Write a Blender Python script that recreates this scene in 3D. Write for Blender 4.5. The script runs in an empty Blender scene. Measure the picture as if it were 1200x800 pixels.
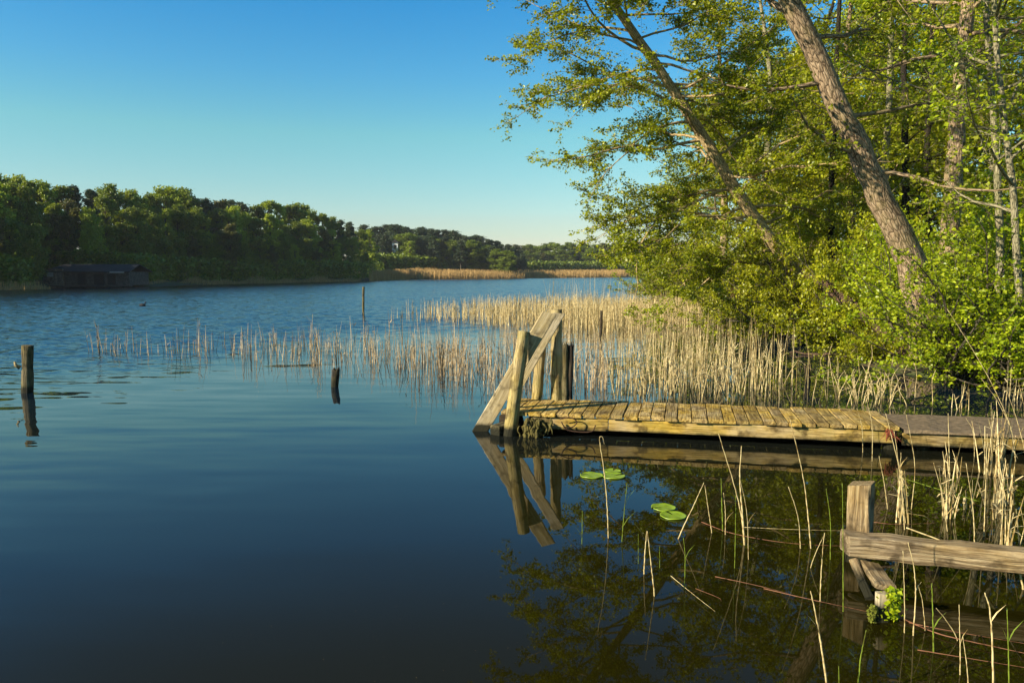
import bpy, math
import numpy as np
from math import radians as R

# ------------------------------------------------------------------ camera
scene = bpy.context.scene
col = scene.collection
CAM_H, FPX = 1.7, 900.0
PITCH = math.atan(81.0 / FPX)
cam_d = bpy.data.cameras.new("camera")
cam_d.sensor_fit = 'HORIZONTAL'; cam_d.sensor_width = 36.0
cam_d.lens = 36.0 * FPX / 1200.0
cam_d.clip_start = 0.05; cam_d.clip_end = 8000
cam = bpy.data.objects.new("camera", cam_d)
cam.location = (0, 0, CAM_H)
cam.rotation_euler = (R(90) - PITCH, 0, 0)
col.objects.link(cam)
scene.camera = cam

# ------------------------------------------------------------------ light
SUN_EL = 23.5
SUN_H = (-0.91, -0.42)                      # horizontal direction towards the sun
_n = math.hypot(*SUN_H); SUN_H = (SUN_H[0] / _n, SUN_H[1] / _n)
SKY_STRENGTH = 0.077
SUN_STRENGTH = 5.0
EXPOSURE = 1.0

world = bpy.data.worlds.new("World"); scene.world = world
world.use_nodes = True
wn, wl = world.node_tree.nodes, world.node_tree.links
bg = wn["Background"]
sky = wn.new("ShaderNodeTexSky"); sky.sky_type = 'NISHITA'
sky.sun_disc = False
sky.sun_elevation = R(SUN_EL)
sky.sun_rotation = math.atan2(SUN_H[0], SUN_H[1])
sky.air_density = 1.0; sky.dust_density = 0.35; sky.ozone_density = 2.6
hsv = wn.new("ShaderNodeHueSaturation")
hsv.inputs["Hue"].default_value = 0.487
hsv.inputs["Saturation"].default_value = 1.25
wl.new(sky.outputs[0], hsv.inputs["Color"])
tcw = wn.new("ShaderNodeTexCoord"); sepw = wn.new("ShaderNodeSeparateXYZ"); wl.new(tcw.outputs["Generated"], sepw.inputs[0])
rw = wn.new("ShaderNodeValToRGB"); ew = rw.color_ramp.elements
for _ in range(5): ew.new(.5)
for e_, (p_, c_) in zip(ew, [(0.0, (.93, .84, .90)), (0.06, (.95, .92, .88)), (0.17, (.95, 1.13, .92)), (0.24, (.66, 1.06, 1.12)), (0.33, (.36, .98, 1.24)), (0.45, (.26, .62, .80)), (1.0, (.24, .5, .75))]):
    e_.position = p_; e_.color = (*c_, 1)
wl.new(sepw.outputs["Z"], rw.inputs["Fac"])
mw = wn.new("ShaderNodeMix"); mw.data_type = 'RGBA'; mw.blend_type = 'MULTIPLY'; mw.inputs[0].default_value = 1.0
wl.new(hsv.outputs[0], mw.inputs[6]); wl.new(rw.outputs[0], mw.inputs[7])
wl.new(mw.outputs[2], bg.inputs["Color"])
bg.inputs["Strength"].default_value = SKY_STRENGTH

sun_d = bpy.data.lights.new("sun", 'SUN'); sun_d.energy = SUN_STRENGTH
sun_d.angle = R(0.5); sun_d.color = (1.0, 0.87, 0.66)
sun = bpy.data.objects.new("sun", sun_d); col.objects.link(sun)
from mathutils import Vector, Matrix, Quaternion
ce = math.cos(R(SUN_EL))
to_sun = Vector((SUN_H[0] * ce, SUN_H[1] * ce, math.sin(R(SUN_EL))))
sun.rotation_euler = to_sun.to_track_quat('Z', 'Y').to_euler()
sun.location = (-30, -20, 40)

scene.view_settings.view_transform = 'Standard'
scene.view_settings.look = 'None'
scene.view_settings.exposure = EXPOSURE
scene.view_settings.gamma = 1.0
scene.view_settings.use_curve_mapping = False
cy = scene.cycles
cy.max_bounces = 6; cy.diffuse_bounces = 2; cy.glossy_bounces = 3
cy.transmission_bounces = 4; cy.transparent_max_bounces = 4
cy.caustics_reflective = False; cy.caustics_refractive = False

# ------------------------------------------------------------------ picture <-> world
_f = np.array([0, math.cos(PITCH), -math.sin(PITCH)])
_u = np.array([0, math.sin(PITCH), math.cos(PITCH)])
_r = np.array([1.0, 0, 0])
def ray(x, y):
    return _f + _r * ((x - 600) / FPX) + _u * (-(y - 400) / FPX)
def at(x, y, D):                       # point seen at photo pixel (x, y), D metres ahead
    d = ray(x, y); t = D / d[1]
    return np.array([d[0] * t, D, CAM_H + d[2] * t])
def gnd(x, y, z=0.0):                  # point seen at photo pixel (x, y) on the level z
    d = ray(x, y); t = (z - CAM_H) / d[2]
    return np.array([d[0] * t, d[1] * t, z])

def nrm(v):
    v = np.asarray(v, float); return v / (np.linalg.norm(v) + 1e-12)

# ------------------------------------------------------------------ mesh collecting
class MB:
    def __init__(s): s.V = []; s.Q = []; s.T = []; s.P = []; s.G = []; s.n = 0; s.hasg = False
    def add(s, V, Q=None, T=None, G=None, P=None):
        V = np.asarray(V, float).reshape(-1, 3)
        s.V.append(V)
        if Q is not None and len(Q): s.Q.append(np.asarray(Q, np.int64).reshape(-1, 4) + s.n)
        if T is not None and len(T): s.T.append(np.asarray(T, np.int64).reshape(-1, 3) + s.n)
        if P is not None:
            for p in P: s.P.append(np.asarray(p, np.int64) + s.n)
        if G is None: G = V
        else: s.hasg = True
        s.G.append(np.asarray(G, float).reshape(-1, 3))
        s.n += len(V)
    def build(s, name, mat, parent=None, origin=None, smooth=True):
        V = np.concatenate(s.V)
        if origin is not None: V = V - np.asarray(origin, float)
        me = bpy.data.meshes.new(name)
        loops, tot = [], []
        if s.Q:
            q = np.concatenate(s.Q); loops.append(q.ravel()); tot.append(np.full(len(q), 4))
        if s.T:
            t = np.concatenate(s.T); loops.append(t.ravel()); tot.append(np.full(len(t), 3))
        for p in s.P:
            loops.append(p); tot.append(np.array([len(p)]))
        loops = np.concatenate(loops); tot = np.concatenate(tot)
        start = np.concatenate([[0], np.cumsum(tot)[:-1]])
        me.vertices.add(len(V)); me.vertices.foreach_set("co", V.astype(np.float32).ravel())
        me.loops.add(len(loops)); me.loops.foreach_set("vertex_index", loops.astype(np.int32))
        me.polygons.add(len(tot))
        me.polygons.foreach_set("loop_start", start.astype(np.int32))
        me.polygons.foreach_set("loop_total", tot.astype(np.int32))
        me.polygons.foreach_set("use_smooth", np.full(len(tot), bool(smooth)))
        me.update(calc_edges=True)
        if s.hasg:
            a = me.attributes.new("gc", 'FLOAT_VECTOR', 'POINT')
            a.data.foreach_set("vector", np.concatenate(s.G).astype(np.float32).ravel())
        me.materials.append(mat)
        o = bpy.data.objects.new(name, me); col.objects.link(o)
        if parent is not None: o.parent = parent
        elif origin is not None: o.location = origin
        return o

rngG = np.random.default_rng(7)

def frames(P, up=None):
    P = np.asarray(P, float); n = len(P)
    T = np.empty_like(P)
    T[1:-1] = P[2:] - P[:-2]; T[0] = P[1] - P[0]; T[-1] = P[-1] - P[-2]
    T /= np.linalg.norm(T, axis=1)[:, None] + 1e-12
    a = np.array(up if up is not None else ([0, 0, 1.0] if abs(T[0][2]) < .9 else [1.0, 0, 0]), float)
    A = np.empty_like(P); B = np.empty_like(P)
    for i in range(n):
        a = a - T[i] * np.dot(a, T[i]); a = a / (np.linalg.norm(a) + 1e-12)
        A[i] = a; B[i] = np.cross(T[i], a)
    return T, A, B

def tube(mb, P, rad, n=8, cap=True, wob=0.0, rng=rngG, goff=None):
    P = np.asarray(P, float); m = len(P)
    rad = np.broadcast_to(np.asarray(rad, float), (m,))
    T, A, B = frames(P)
    th = np.arange(n) * 2 * math.pi / n
    c, s = np.cos(th), np.sin(th)
    rr = rad[:, None] * (1 + (wob * rng.standard_normal((m, n)) if wob else 0))
    V = P[:, None] + rr[..., None] * (c[None, :, None] * A[:, None] + s[None, :, None] * B[:, None])
    L = np.concatenate([[0], np.cumsum(np.linalg.norm(np.diff(P, axis=0), axis=1))])
    if goff is None: goff = rng.random(3) * 20
    G = np.stack([np.broadcast_to(L[:, None], (m, n)), rad[:, None] * c, rad[:, None] * s], -1) + goff
    i = np.arange(m - 1)[:, None] * n; j = np.arange(n)[None]; k = (j + 1) % n
    Q = np.stack([i + j, i + k, i + n + k, i + n + j], -1).reshape(-1, 4)
    caps = []
    if cap: caps = [np.arange(n)[::-1], (m - 1) * n + np.arange(n)]
    mb.add(V.reshape(-1, 3), Q=Q, G=G.reshape(-1, 3), P=caps)

def board(mb, p0, p1, w, t, up=(0, 0, 1), seg=5, ch=0.006, wob=0.001, rng=rngG, twist=0.0, trim=(0, 0)):
    """a plank from p0 to p1; w = across (perpendicular to 'up'), t = thickness along 'up'; ends trimmed askew by trim"""
    p0 = np.asarray(p0, float); p1 = np.asarray(p1, float)
    d = nrm(p1 - p0); L = np.linalg.norm(p1 - p0)
    u = np.asarray(up, float); u = nrm(u - d * np.dot(u, d)); s = np.cross(d, u)
    hw, ht = w / 2, t / 2
    prof = np.array([(-hw + ch, -ht), (hw - ch, -ht), (hw, -ht + ch), (hw, ht - ch), (hw - ch, ht), (-hw + ch, ht), (-hw, ht - ch), (-hw, -ht + ch)])
    m = seg + 1
    V = []; G = []; go = rng.random(3) * 30
    for i in range(m):
        f = i / seg
        wv = prof * (1 + 0) + rng.standard_normal(prof.shape) * wob
        a = twist * (f - .5); ca, sa = math.cos(a), math.sin(a)
        wv = np.stack([wv[:, 0] * ca - wv[:, 1] * sa, wv[:, 0] * sa + wv[:, 1] * ca], 1)
        base = p0 + d * L * f
        tr = np.zeros(8)
        if i == 0: tr = trim[0] * prof[:, 0] / hw
        if i == seg: tr = trim[1] * prof[:, 0] / hw
        V.append(base + wv[:, :1] * s + wv[:, 1:] * u + tr[:, None] * d)
        G.append(np.stack([np.full(8, L * f) + tr, prof[:, 0], prof[:, 1]], 1) + go)
    V = np.concatenate(V); G = np.concatenate(G)
    i = np.arange(seg)[:, None] * 8; j = np.arange(8)[None]; k = (j + 1) % 8
    Q = np.stack([i + j, i + k, i + 8 + k, i + 8 + j], -1).reshape(-1, 4)
    mb.add(V, Q=Q, G=G, P=[np.arange(8)[::-1], seg * 8 + np.arange(8)])

def spline(P, n):
    """Catmull-Rom through the points P, n samples"""
    P = np.asarray(P, float)
    E = np.concatenate([[2 * P[0] - P[1]], P, [2 * P[-1] - P[-2]]])
    out = []
    for t in np.linspace(0, len(P) - 1 - 1e-9, n):
        i = int(t); f = t - i
        a, b, c, d = E[i], E[i + 1], E[i + 2], E[i + 3]
        out.append(.5 * (2 * b + (c - a) * f + (2 * a - 5 * b + 4 * c - d) * f * f + (3 * b - a - 3 * c + d) * f ** 3))
    return np.array(out)

# ------------------------------------------------------------------ tagging
def tag(o, label=None, cat=None, group=None, kind=None):
    if label: o['label'] = label
    if cat: o['category'] = cat
    if group: o['group'] = group
    if kind: o['kind'] = kind
    return o
def empty(name, loc, label, cat, group=None, rz=0.0):
    o = bpy.data.objects.new(name, None); col.objects.link(o)
    o.location = loc; o.rotation_euler = (0, 0, rz); o.empty_display_size = .1
    return tag(o, label, cat, group)
def copy_tree(o, parent=None):
    c = o.copy(); col.objects.link(c); c.parent = parent
    for ch in list(o.children): copy_tree(ch, c)
    return c

# ------------------------------------------------------------------ materials
def new_mat(name):
    m = bpy.data.materials.new(name); m.use_nodes = True
    nt = m.node_tree
    return m, nt, nt.nodes["Principled BSDF"]
def N(nt, typ, **kw):
    n = nt.nodes.new(typ)
    for k, v in kw.items():
        if k in n.inputs.keys(): n.inputs[k].default_value = v
        else: setattr(n, k, v)
    return n
def ramp(nt, fac, stops):
    n = nt.nodes.new("ShaderNodeValToRGB")
    e = n.color_ramp.elements
    while len(e) < len(stops): e.new(0.5)
    for x, (p, c) in zip(e, stops): x.position = p; x.color = (*c, 1)
    nt.links.new(fac, n.inputs["Fac"])
    return n.outputs["Color"]
def mixc(nt, fac, a, b, mode='MIX'):
    n = nt.nodes.new("ShaderNodeMix"); n.data_type = 'RGBA'; n.blend_type = mode
    for sock, v in ((n.inputs[0], fac), (n.inputs[6], a), (n.inputs[7], b)):
        if isinstance(v, (int, float)): sock.default_value = v
        elif isinstance(v, tuple): sock.default_value = (*v, 1)
        else: nt.links.new(v, sock)
    return n.outputs[2]

def leaf_mat(name, cols, trans=0.42, rough=0.5):
    m, nt, b = new_mat(name)
    g = N(nt, "ShaderNodeNewGeometry")
    n = len(cols)
    c = ramp(nt, g.outputs["Random Per Island"], [(i / max(1, n - 1), x) for i, x in enumerate(cols)])
    oi = N(nt, "ShaderNodeObjectInfo")
    hv = N(nt, "ShaderNodeHueSaturation")
    mr = N(nt, "ShaderNodeMapRange"); nt.links.new(oi.outputs["Random"], mr.inputs[0])
    mr.inputs[3].default_value = 0.8; mr.inputs[4].default_value = 1.2
    nt.links.new(mr.outputs[0], hv.inputs["Value"]); nt.links.new(c, hv.inputs["Color"])
    c = hv.outputs[0]
    nt.links.new(c, b.inputs["Base Color"])
    b.inputs["Roughness"].default_value = rough
    b.inputs["Specular IOR Level"].default_value = 0.5
    tr = N(nt, "ShaderNodeBsdfTranslucent")
    h2 = N(nt, "ShaderNodeHueSaturation", Saturation=1.1, Value=1.25); h2.inputs["Hue"].default_value = 0.49
    nt.links.new(c, h2.inputs["Color"]); nt.links.new(h2.outputs[0], tr.inputs["Color"])
    mx = N(nt, "ShaderNodeMixShader"); mx.inputs[0].default_value = trans
    nt.links.new(b.outputs[0], mx.inputs[1]); nt.links.new(tr.outputs[0], mx.inputs[2])
    nt.links.new(mx.outputs[0], nt.nodes["Material Output"].inputs[0])
    return m

def gc(nt):
    a = N(nt, "ShaderNodeAttribute"); a.attribute_name = "gc"; return a.outputs["Vector"]

def wood_mat(name, dark, mid, light, alg=0.0, algc=(0.09, 0.11, 0.02), stretch=14.0, bump=0.6, wet=True, ends=None):
    m, nt, b = new_mat(name)
    v = gc(nt)
    mp = N(nt, "ShaderNodeMapping"); mp.inputs["Scale"].default_value = (1.6, stretch * 1.6, stretch * 1.6)
    nt.links.new(v, mp.inputs[0])
    n1 = N(nt, "ShaderNodeTexNoise", Scale=2.2, Detail=8.0, Roughness=0.62, Distortion=0.6); nt.links.new(mp.outputs[0], n1.inputs["Vector"])
    c = ramp(nt, n1.outputs["Fac"], [(0.34, dark), (0.5, mid), (0.66, light)])
    g = N(nt, "ShaderNodeNewGeometry")
    mr = N(nt, "ShaderNodeMapRange"); nt.links.new(g.outputs["Random Per Island"], mr.inputs[0])
    mr.inputs[3].default_value = 0.66; mr.inputs[4].default_value = 1.25
    hv = N(nt, "ShaderNodeHueSaturation"); nt.links.new(mr.outputs[0], hv.inputs["Value"]); nt.links.new(c, hv.inputs["Color"])
    n7 = N(nt, "ShaderNodeTexNoise", Scale=1.7, Detail=4.0, Roughness=0.7); nt.links.new(v, n7.inputs["Vector"])
    m7 = N(nt, "ShaderNodeMapRange"); nt.links.new(n7.outputs["Fac"], m7.inputs[0])
    m7.inputs[1].default_value = .35; m7.inputs[2].default_value = .65; m7.inputs[3].default_value = .82; m7.inputs[4].default_value = 1.15
    nt.links.new(m7.outputs[0], hv.inputs["Saturation"])
    c = hv.outputs[0]
    # blotches: algae and grime
    n2 = N(nt, "ShaderNodeTexNoise", Scale=3.5, Detail=5.0, Roughness=0.7); nt.links.new(v, n2.inputs["Vector"])
    f2 = ramp(nt, n2.outputs["Fac"], [(0.52 - .1 * alg, (0, 0, 0)), (0.72 - .1 * alg, (1, 1, 1))])
    mm = N(nt, "ShaderNodeMath", operation='MULTIPLY'); nt.links.new(f2, mm.inputs[0]); mm.inputs[1].default_value = alg
    c = mixc(nt, mm.outputs[0], c, algc)
    n4 = N(nt, "ShaderNodeTexNoise", Scale=9.0, Detail=4.0); nt.links.new(v, n4.inputs["Vector"])
    f4 = ramp(nt, n4.outputs["Fac"], [(0.52, (0, 0, 0)), (0.66, (.8, .8, .8))])
    c = mixc(nt, f4, c, tuple(x * .45 for x in dark))
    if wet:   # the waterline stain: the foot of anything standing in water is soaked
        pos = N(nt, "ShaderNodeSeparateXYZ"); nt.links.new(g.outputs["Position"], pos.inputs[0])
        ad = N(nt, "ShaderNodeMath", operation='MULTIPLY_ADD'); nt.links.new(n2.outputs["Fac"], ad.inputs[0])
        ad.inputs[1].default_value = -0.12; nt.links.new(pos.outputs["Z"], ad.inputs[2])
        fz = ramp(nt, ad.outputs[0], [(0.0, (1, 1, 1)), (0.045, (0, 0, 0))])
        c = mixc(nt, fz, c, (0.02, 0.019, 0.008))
    nt.links.new(c, b.inputs["Base Color"])
    b.inputs["Roughness"].default_value = 0.8
    b.inputs["Specular IOR Level"].default_value = 0.25
    # cracks
    mp2 = N(nt, "ShaderNodeMapping"); mp2.inputs["Scale"].default_value = (1.0, 22.0, 22.0); nt.links.new(v, mp2.inputs[0])
    n3 = N(nt, "ShaderNodeTexNoise", Scale=3.0, Detail=6.0, Roughness=0.7); nt.links.new(mp2.outputs[0], n3.inputs["Vector"])
    sm = N(nt, "ShaderNodeMath", operation='ADD'); nt.links.new(n1.outputs["Fac"], sm.inputs[0]); nt.links.new(n3.outputs["Fac"], sm.inputs[1])
    bp = N(nt, "ShaderNodeBump", Strength=bump, Distance=0.02); nt.links.new(sm.outputs[0], bp.inputs["Height"])
    nt.links.new(bp.outputs[0], b.inputs["Normal"])
    return m

def bark_mat(name, dark, mid, light, moss=0.3, mossc=(0.10, 0.13, 0.02), sc=1.0, bump=1.0):
    m, nt, b = new_mat(name)
    v = gc(nt)
    mp = N(nt, "ShaderNodeMapping"); mp.inputs["Scale"].default_value = (3.5 * sc, 14 * sc, 14 * sc); nt.links.new(v, mp.inputs[0])
    vo = N(nt, "ShaderNodeTexVoronoi", Scale=1.6, feature='DISTANCE_TO_EDGE')
    n0 = N(nt, "ShaderNodeTexNoise", Scale=2.0, Detail=5.0); nt.links.new(mp.outputs[0], n0.inputs["Vector"])
    wv = mixc(nt, 0.35, mp.outputs[0], n0.outputs["Color"], 'ADD')
    nt.links.new(wv, vo.inputs["Vector"])
    n1 = N(nt, "ShaderNodeTexNoise", Scale=3.0, Detail=8.0, Roughness=0.7); nt.links.new(mp.outputs[0], n1.inputs["Vector"])
    c = ramp(nt, n1.outputs["Fac"], [(0.3, dark), (0.5, mid), (0.7, light)])
    cr = ramp(nt, vo.outputs["Distance"], [(0.0, (1, 1, 1)), (0.12, (0, 0, 0))])
    c = mixc(nt, cr, c, tuple(x * .35 for x in dark))
    n2 = N(nt, "ShaderNodeTexNoise", Scale=1.3, Detail=6.0, Roughness=0.7); nt.links.new(v, n2.inputs["Vector"])
    f2 = ramp(nt, n2.outputs["Fac"], [(0.5, (0, 0, 0)), (0.66, (1, 1, 1))])
    mm = N(nt, "ShaderNodeMath", operation='MULTIPLY'); nt.links.new(f2, mm.inputs[0]); mm.inputs[1].default_value = moss
    c = mixc(nt, mm.outputs[0], c, mossc)
    nt.links.new(c, b.inputs["Base Color"])
    b.inputs["Roughness"].default_value = 0.9; b.inputs["Specular IOR Level"].default_value = 0.15
    h = N(nt, "ShaderNodeMath", operation='MULTIPLY_ADD'); nt.links.new(vo.outputs["Distance"], h.inputs[0]); h.inputs[1].default_value = 1.5
    nt.links.new(n1.outputs["Fac"], h.inputs[2])
    bp = N(nt, "ShaderNodeBump", Strength=bump, Distance=0.03); nt.links.new(h.outputs[0], bp.inputs["Height"])
    nt.links.new(bp.outputs[0], b.inputs["Normal"])
    return m

def plain_mat(name, c1, c2, scale=5.0, rough=0.85, spec=0.3, bump=0.3, trans=0.0, island=False):
    m, nt, b = new_mat(name)
    if island:
        g = N(nt, "ShaderNodeNewGeometry"); fac = g.outputs["Random Per Island"]
    else:
        tc = N(nt, "ShaderNodeTexCoord")
        n1 = N(nt, "ShaderNodeTexNoise", Scale=scale, Detail=6.0, Roughness=0.65); nt.links.new(tc.outputs["Object"], n1.inputs["Vector"])
        fac = n1.outputs["Fac"]
        bp = N(nt, "ShaderNodeBump", Strength=bump, Distance=0.02); nt.links.new(fac, bp.inputs["Height"]); nt.links.new(bp.outputs[0], b.inputs["Normal"])
    c = ramp(nt, fac, [(0.3 if not island else 0.0, c1), (0.7 if not island else 1.0, c2)])
    if island:
        tc = N(nt, "ShaderNodeTexCoord")
        n1 = N(nt, "ShaderNodeTexNoise", Scale=26.0, Detail=3.0); nt.links.new(tc.outputs["Object"], n1.inputs["Vector"])
        c = mixc(nt, 1.0, c, ramp(nt, n1.outputs["Fac"], [(0.35, (.45, .36, .26)), (0.55, (1.05, 1.05, 1.05))]), 'MULTIPLY')
    nt.links.new(c, b.inputs["Base Color"])
    b.inputs["Roughness"].default_value = rough; b.inputs["Specular IOR Level"].default_value = spec
    if trans:
        tr = N(nt, "ShaderNodeBsdfTranslucent"); nt.links.new(c, tr.inputs["Color"])
        mx = N(nt, "ShaderNodeMixShader"); mx.inputs[0].default_value = trans
        nt.links.new(b.outputs[0], mx.inputs[1]); nt.links.new(tr.outputs[0], mx.inputs[2])
        nt.links.new(mx.outputs[0], nt.nodes["Material Output"].inputs[0])
    return m

M = {}
M['leaf_bright'] = leaf_mat("leaf_bright", [(0.14, 0.21, 0.005), (0.30, 0.39, 0.008), (0.48, 0.54, 0.02), (0.18, 0.29, 0.006)], trans=0.45, rough=.38)
M['leaf_alder'] = leaf_mat("leaf_alder", [(0.105, 0.145, 0.005), (0.25, 0.295, 0.009), (0.39, 0.42, 0.02), (0.15, 0.19, 0.007)], trans=0.44, rough=.38)
M['leaf_under'] = leaf_mat("leaf_under", [(0.12, 0.155, 0.004), (0.29, 0.325, 0.006), (0.44, 0.44, 0.015), (0.17, 0.19, 0.007)], trans=0.44, rough=.4)
M['far_light'] = leaf_mat("far_light", [(0.15, 0.22, 0.008), (0.26, 0.33, 0.014), (0.32, 0.38, 0.025)], trans=0.3)
M['far_mid'] = leaf_mat("far_mid", [(0.08, 0.125, 0.009), (0.15, 0.20, 0.013), (0.20, 0.25, 0.018)], trans=0.3)
M['far_olive'] = leaf_mat("far_olive", [(0.06, 0.075, 0.012), (0.10, 0.105, 0.018), (0.14, 0.13, 0.022)], trans=0.3)
M['pine'] = leaf_mat("pine_needles", [(0.03, 0.055, 0.02), (0.05, 0.08, 0.028), (0.07, 0.10, 0.034)], trans=0.12)
M['bark_alder'] = bark_mat("bark_alder", (0.15, 0.10, 0.06), (0.36, 0.26, 0.16), (0.56, 0.44, 0.30), moss=0.3, bump=.65, mossc=(0.2, 0.2, 0.04))
M['bark_lichen'] = bark_mat("bark_lichen", (0.24, 0.16, 0.075), (0.48, 0.36, 0.18), (0.64, 0.50, 0.28), bump=.6, moss=0.35, mossc=(0.25, 0.23, 0.05))
M['bark_pale'] = bark_mat("bark_pale", (0.12, 0.105, 0.06), (0.28, 0.25, 0.15), (0.45, 0.40, 0.27), moss=0.4, sc=1.5, bump=.5)
M['bark_dark'] = bark_mat("bark_dark", (0.015, 0.012, 0.009), (0.035, 0.028, 0.02), (0.07, 0.055, 0.04), moss=0.2, mossc=(0.04, 0.05, 0.01))
M['bark_far'] = bark_mat("bark_far", (0.05, 0.04, 0.03), (0.10, 0.085, 0.06), (0.17, 0.14, 0.10), moss=0.2)
M['deck'] = wood_mat("deck_wood", (0.16, 0.095, 0.022), (0.40, 0.27, 0.075), (0.56, 0.41, 0.14), alg=0.28, algc=(0.12, 0.12, 0.02))
M['beam'] = wood_mat("beam_wood", (0.15, 0.095, 0.022), (0.34, 0.235, 0.07), (0.48, 0.35, 0.12), alg=0.45, algc=(0.19, 0.17, 0.02))
M['board'] = wood_mat("board_wood", (0.27, 0.21, 0.11), (0.42, 0.34, 0.19), (0.54, 0.45, 0.28), alg=0.15, algc=(0.2, 0.17, 0.06), bump=.35)
M['post'] = wood_mat("post_wood", (0.14, 0.095, 0.03), (0.36, 0.27, 0.10), (0.54, 0.43, 0.19), alg=0.5, bump=1.0, algc=(0.20, 0.18, 0.03), stretch=9)
M['old'] = wood_mat("old_wood", (0.13, 0.085, 0.035), (0.31, 0.22, 0.105), (0.50, 0.39, 0.21), alg=0.12, algc=(0.12, 0.1, 0.03), stretch=18, bump=1.0)
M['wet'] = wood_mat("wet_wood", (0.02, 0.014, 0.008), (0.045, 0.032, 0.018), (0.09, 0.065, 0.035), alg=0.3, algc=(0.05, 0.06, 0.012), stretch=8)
M['pile'] = wood_mat("pile_wood", (0.05, 0.04, 0.015), (0.12, 0.095, 0.04), (0.22, 0.18, 0.08), alg=0.5, algc=(0.09, 0.10, 0.015), stretch=8, bump=1.0)
M['felt'] = plain_mat("roofing_felt", (0.08, 0.058, 0.03), (0.26, 0.19, 0.11), scale=18, rough=0.8, bump=0.8)
M['reed'] = plain_mat("dry_reed", (0.38, 0.28, 0.10), (0.80, 0.68, 0.36), rough=0.6, trans=0.15, island=True)
M['reed_grey'] = plain_mat("grey_reed", (0.26, 0.19, 0.10), (0.62, 0.50, 0.30), rough=0.65, trans=0.15, island=True)
M['reed_gold'] = plain_mat("gold_reed", (0.42, 0.27, 0.09), (0.62, 0.42, 0.16), rough=0.7, trans=0.15, island=True)
M['reed_green'] = plain_mat("green_reed", (0.15, 0.22, 0.02), (0.26, 0.34, 0.04), rough=0.5, trans=0.3, island=True)
M['reed_red'] = plain_mat("rusty_reed", (0.11, 0.045, 0.022), (0.22, 0.10, 0.05), rough=0.6, island=True)
M['pad'] = plain_mat("lily_leaf", (0.17, 0.28, 0.012), (0.26, 0.38, 0.02), scale=12, rough=0.35, spec=0.5, bump=0.15, trans=0.1)
nt = M['pad'].node_tree; b = nt.nodes["Principled BSDF"]
tc = N(nt, "ShaderNodeTexCoord")
n9 = N(nt, "ShaderNodeTexNoise", Scale=55.0, Detail=3.0); nt.links.new(tc.outputs["Object"], n9.inputs["Vector"])
f9 = ramp(nt, n9.outputs["Fac"], [(0.60, (0, 0, 0)), (0.68, (.8, .8, .8))])
old = b.inputs["Base Color"].links[0].from_socket
gr = N(nt, "ShaderNodeTexGradient", gradient_type='RADIAL'); nt.links.new(tc.outputs["Object"], gr.inputs["Vector"])
vn = N(nt, "ShaderNodeMath", operation='MULTIPLY'); nt.links.new(gr.outputs["Fac"], vn.inputs[0]); vn.inputs[1].default_value = 22
vf = N(nt, "ShaderNodeMath", operation='PINGPONG'); nt.links.new(vn.outputs[0], vf.inputs[0]); vf.inputs[1].default_value = .5
vr = ramp(nt, vf.outputs[0], [(0.0, (.5, .5, .5)), (0.12, (0, 0, 0))])
c9 = mixc(nt, vr, old, (0.30, 0.36, 0.06))
nt.links.new(mixc(nt, f9, c9, (0.14, 0.11, 0.02)), b.inputs["Base Color"])
M['moss'] = plain_mat("moss", (0.06, 0.07, 0.008), (0.20, 0.22, 0.02), scale=25, rough=0.95, bump=1.0)
M['root'] = plain_mat("root_clump", (0.03, 0.026, 0.008), (0.16, 0.135, 0.035), scale=18, rough=0.95, bump=1.0)
M['rope'] = plain_mat("rope", (0.03, 0.015, 0.008), (0.07, 0.035, 0.018), scale=40)
M['rust'] = plain_mat("rust_growth", (0.10, 0.02, 0.01), (0.26, 0.07, 0.03), scale=20)
M['log'] = bark_mat("log_bark", (0.05, 0.03, 0.02), (0.12, 0.075, 0.05), (0.24, 0.16, 0.11), moss=0.3)
M['sedge'] = plain_mat("sedge", (0.09, 0.06, 0.025), (0.28, 0.20, 0.07), rough=0.8, trans=0.2, island=True)
M['grass'] = leaf_mat("grass", [(0.09, 0.13, 0.012), (0.16, 0.20, 0.02), (0.22, 0.2, 0.04), (0.07, 0.10, 0.01)], trans=0.3)

# ------------------------------------------------------------------ lake outline and terrain
LAKE = np.array([(9, -6), (7.6, 0), (6.9, 6), (6.9, 10.5), (6.3, 12.8), (6.8, 16), (7.4, 19), (7.6, 23), (9.2, 30), (10.2, 36),
                 (10.4, 45), (10.8, 59), (13, 80), (17, 109), (40, 125), (120, 150), (150, 220), (110, 285), (34, 255), (6, 225), (-24, 180), (-29, 139), (-40, 120),
                 (-43, 102), (-41.5, 89), (-50, 86), (-51, 76), (-55, 50), (-60, 20), (-58, -25), (-30, -60), (5, -30)], float)
def sd(x, y):
    """signed distance to the lake edge, positive on land"""
    x = np.asarray(x, float); y = np.asarray(y, float)
    d = np.full(x.shape, 1e9); inside = np.zeros(x.shape, bool)
    for i in range(len(LAKE)):
        a = LAKE[i]; b = LAKE[(i + 1) % len(LAKE)]
        ex, ey = b - a; wx, wy = x - a[0], y - a[1]
        t = np.clip((wx * ex + wy * ey) / (ex * ex + ey * ey), 0, 1)
        d = np.minimum(d, np.hypot(wx - ex * t, wy - ey * t))
        c = ((a[1] > y) != (b[1] > y)) & (x < (b[0] - a[0]) * (y - a[1]) / (b[1] - a[1] + 1e-12) + a[0])
        inside ^= c
    return np.where(inside, -d, d)
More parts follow.
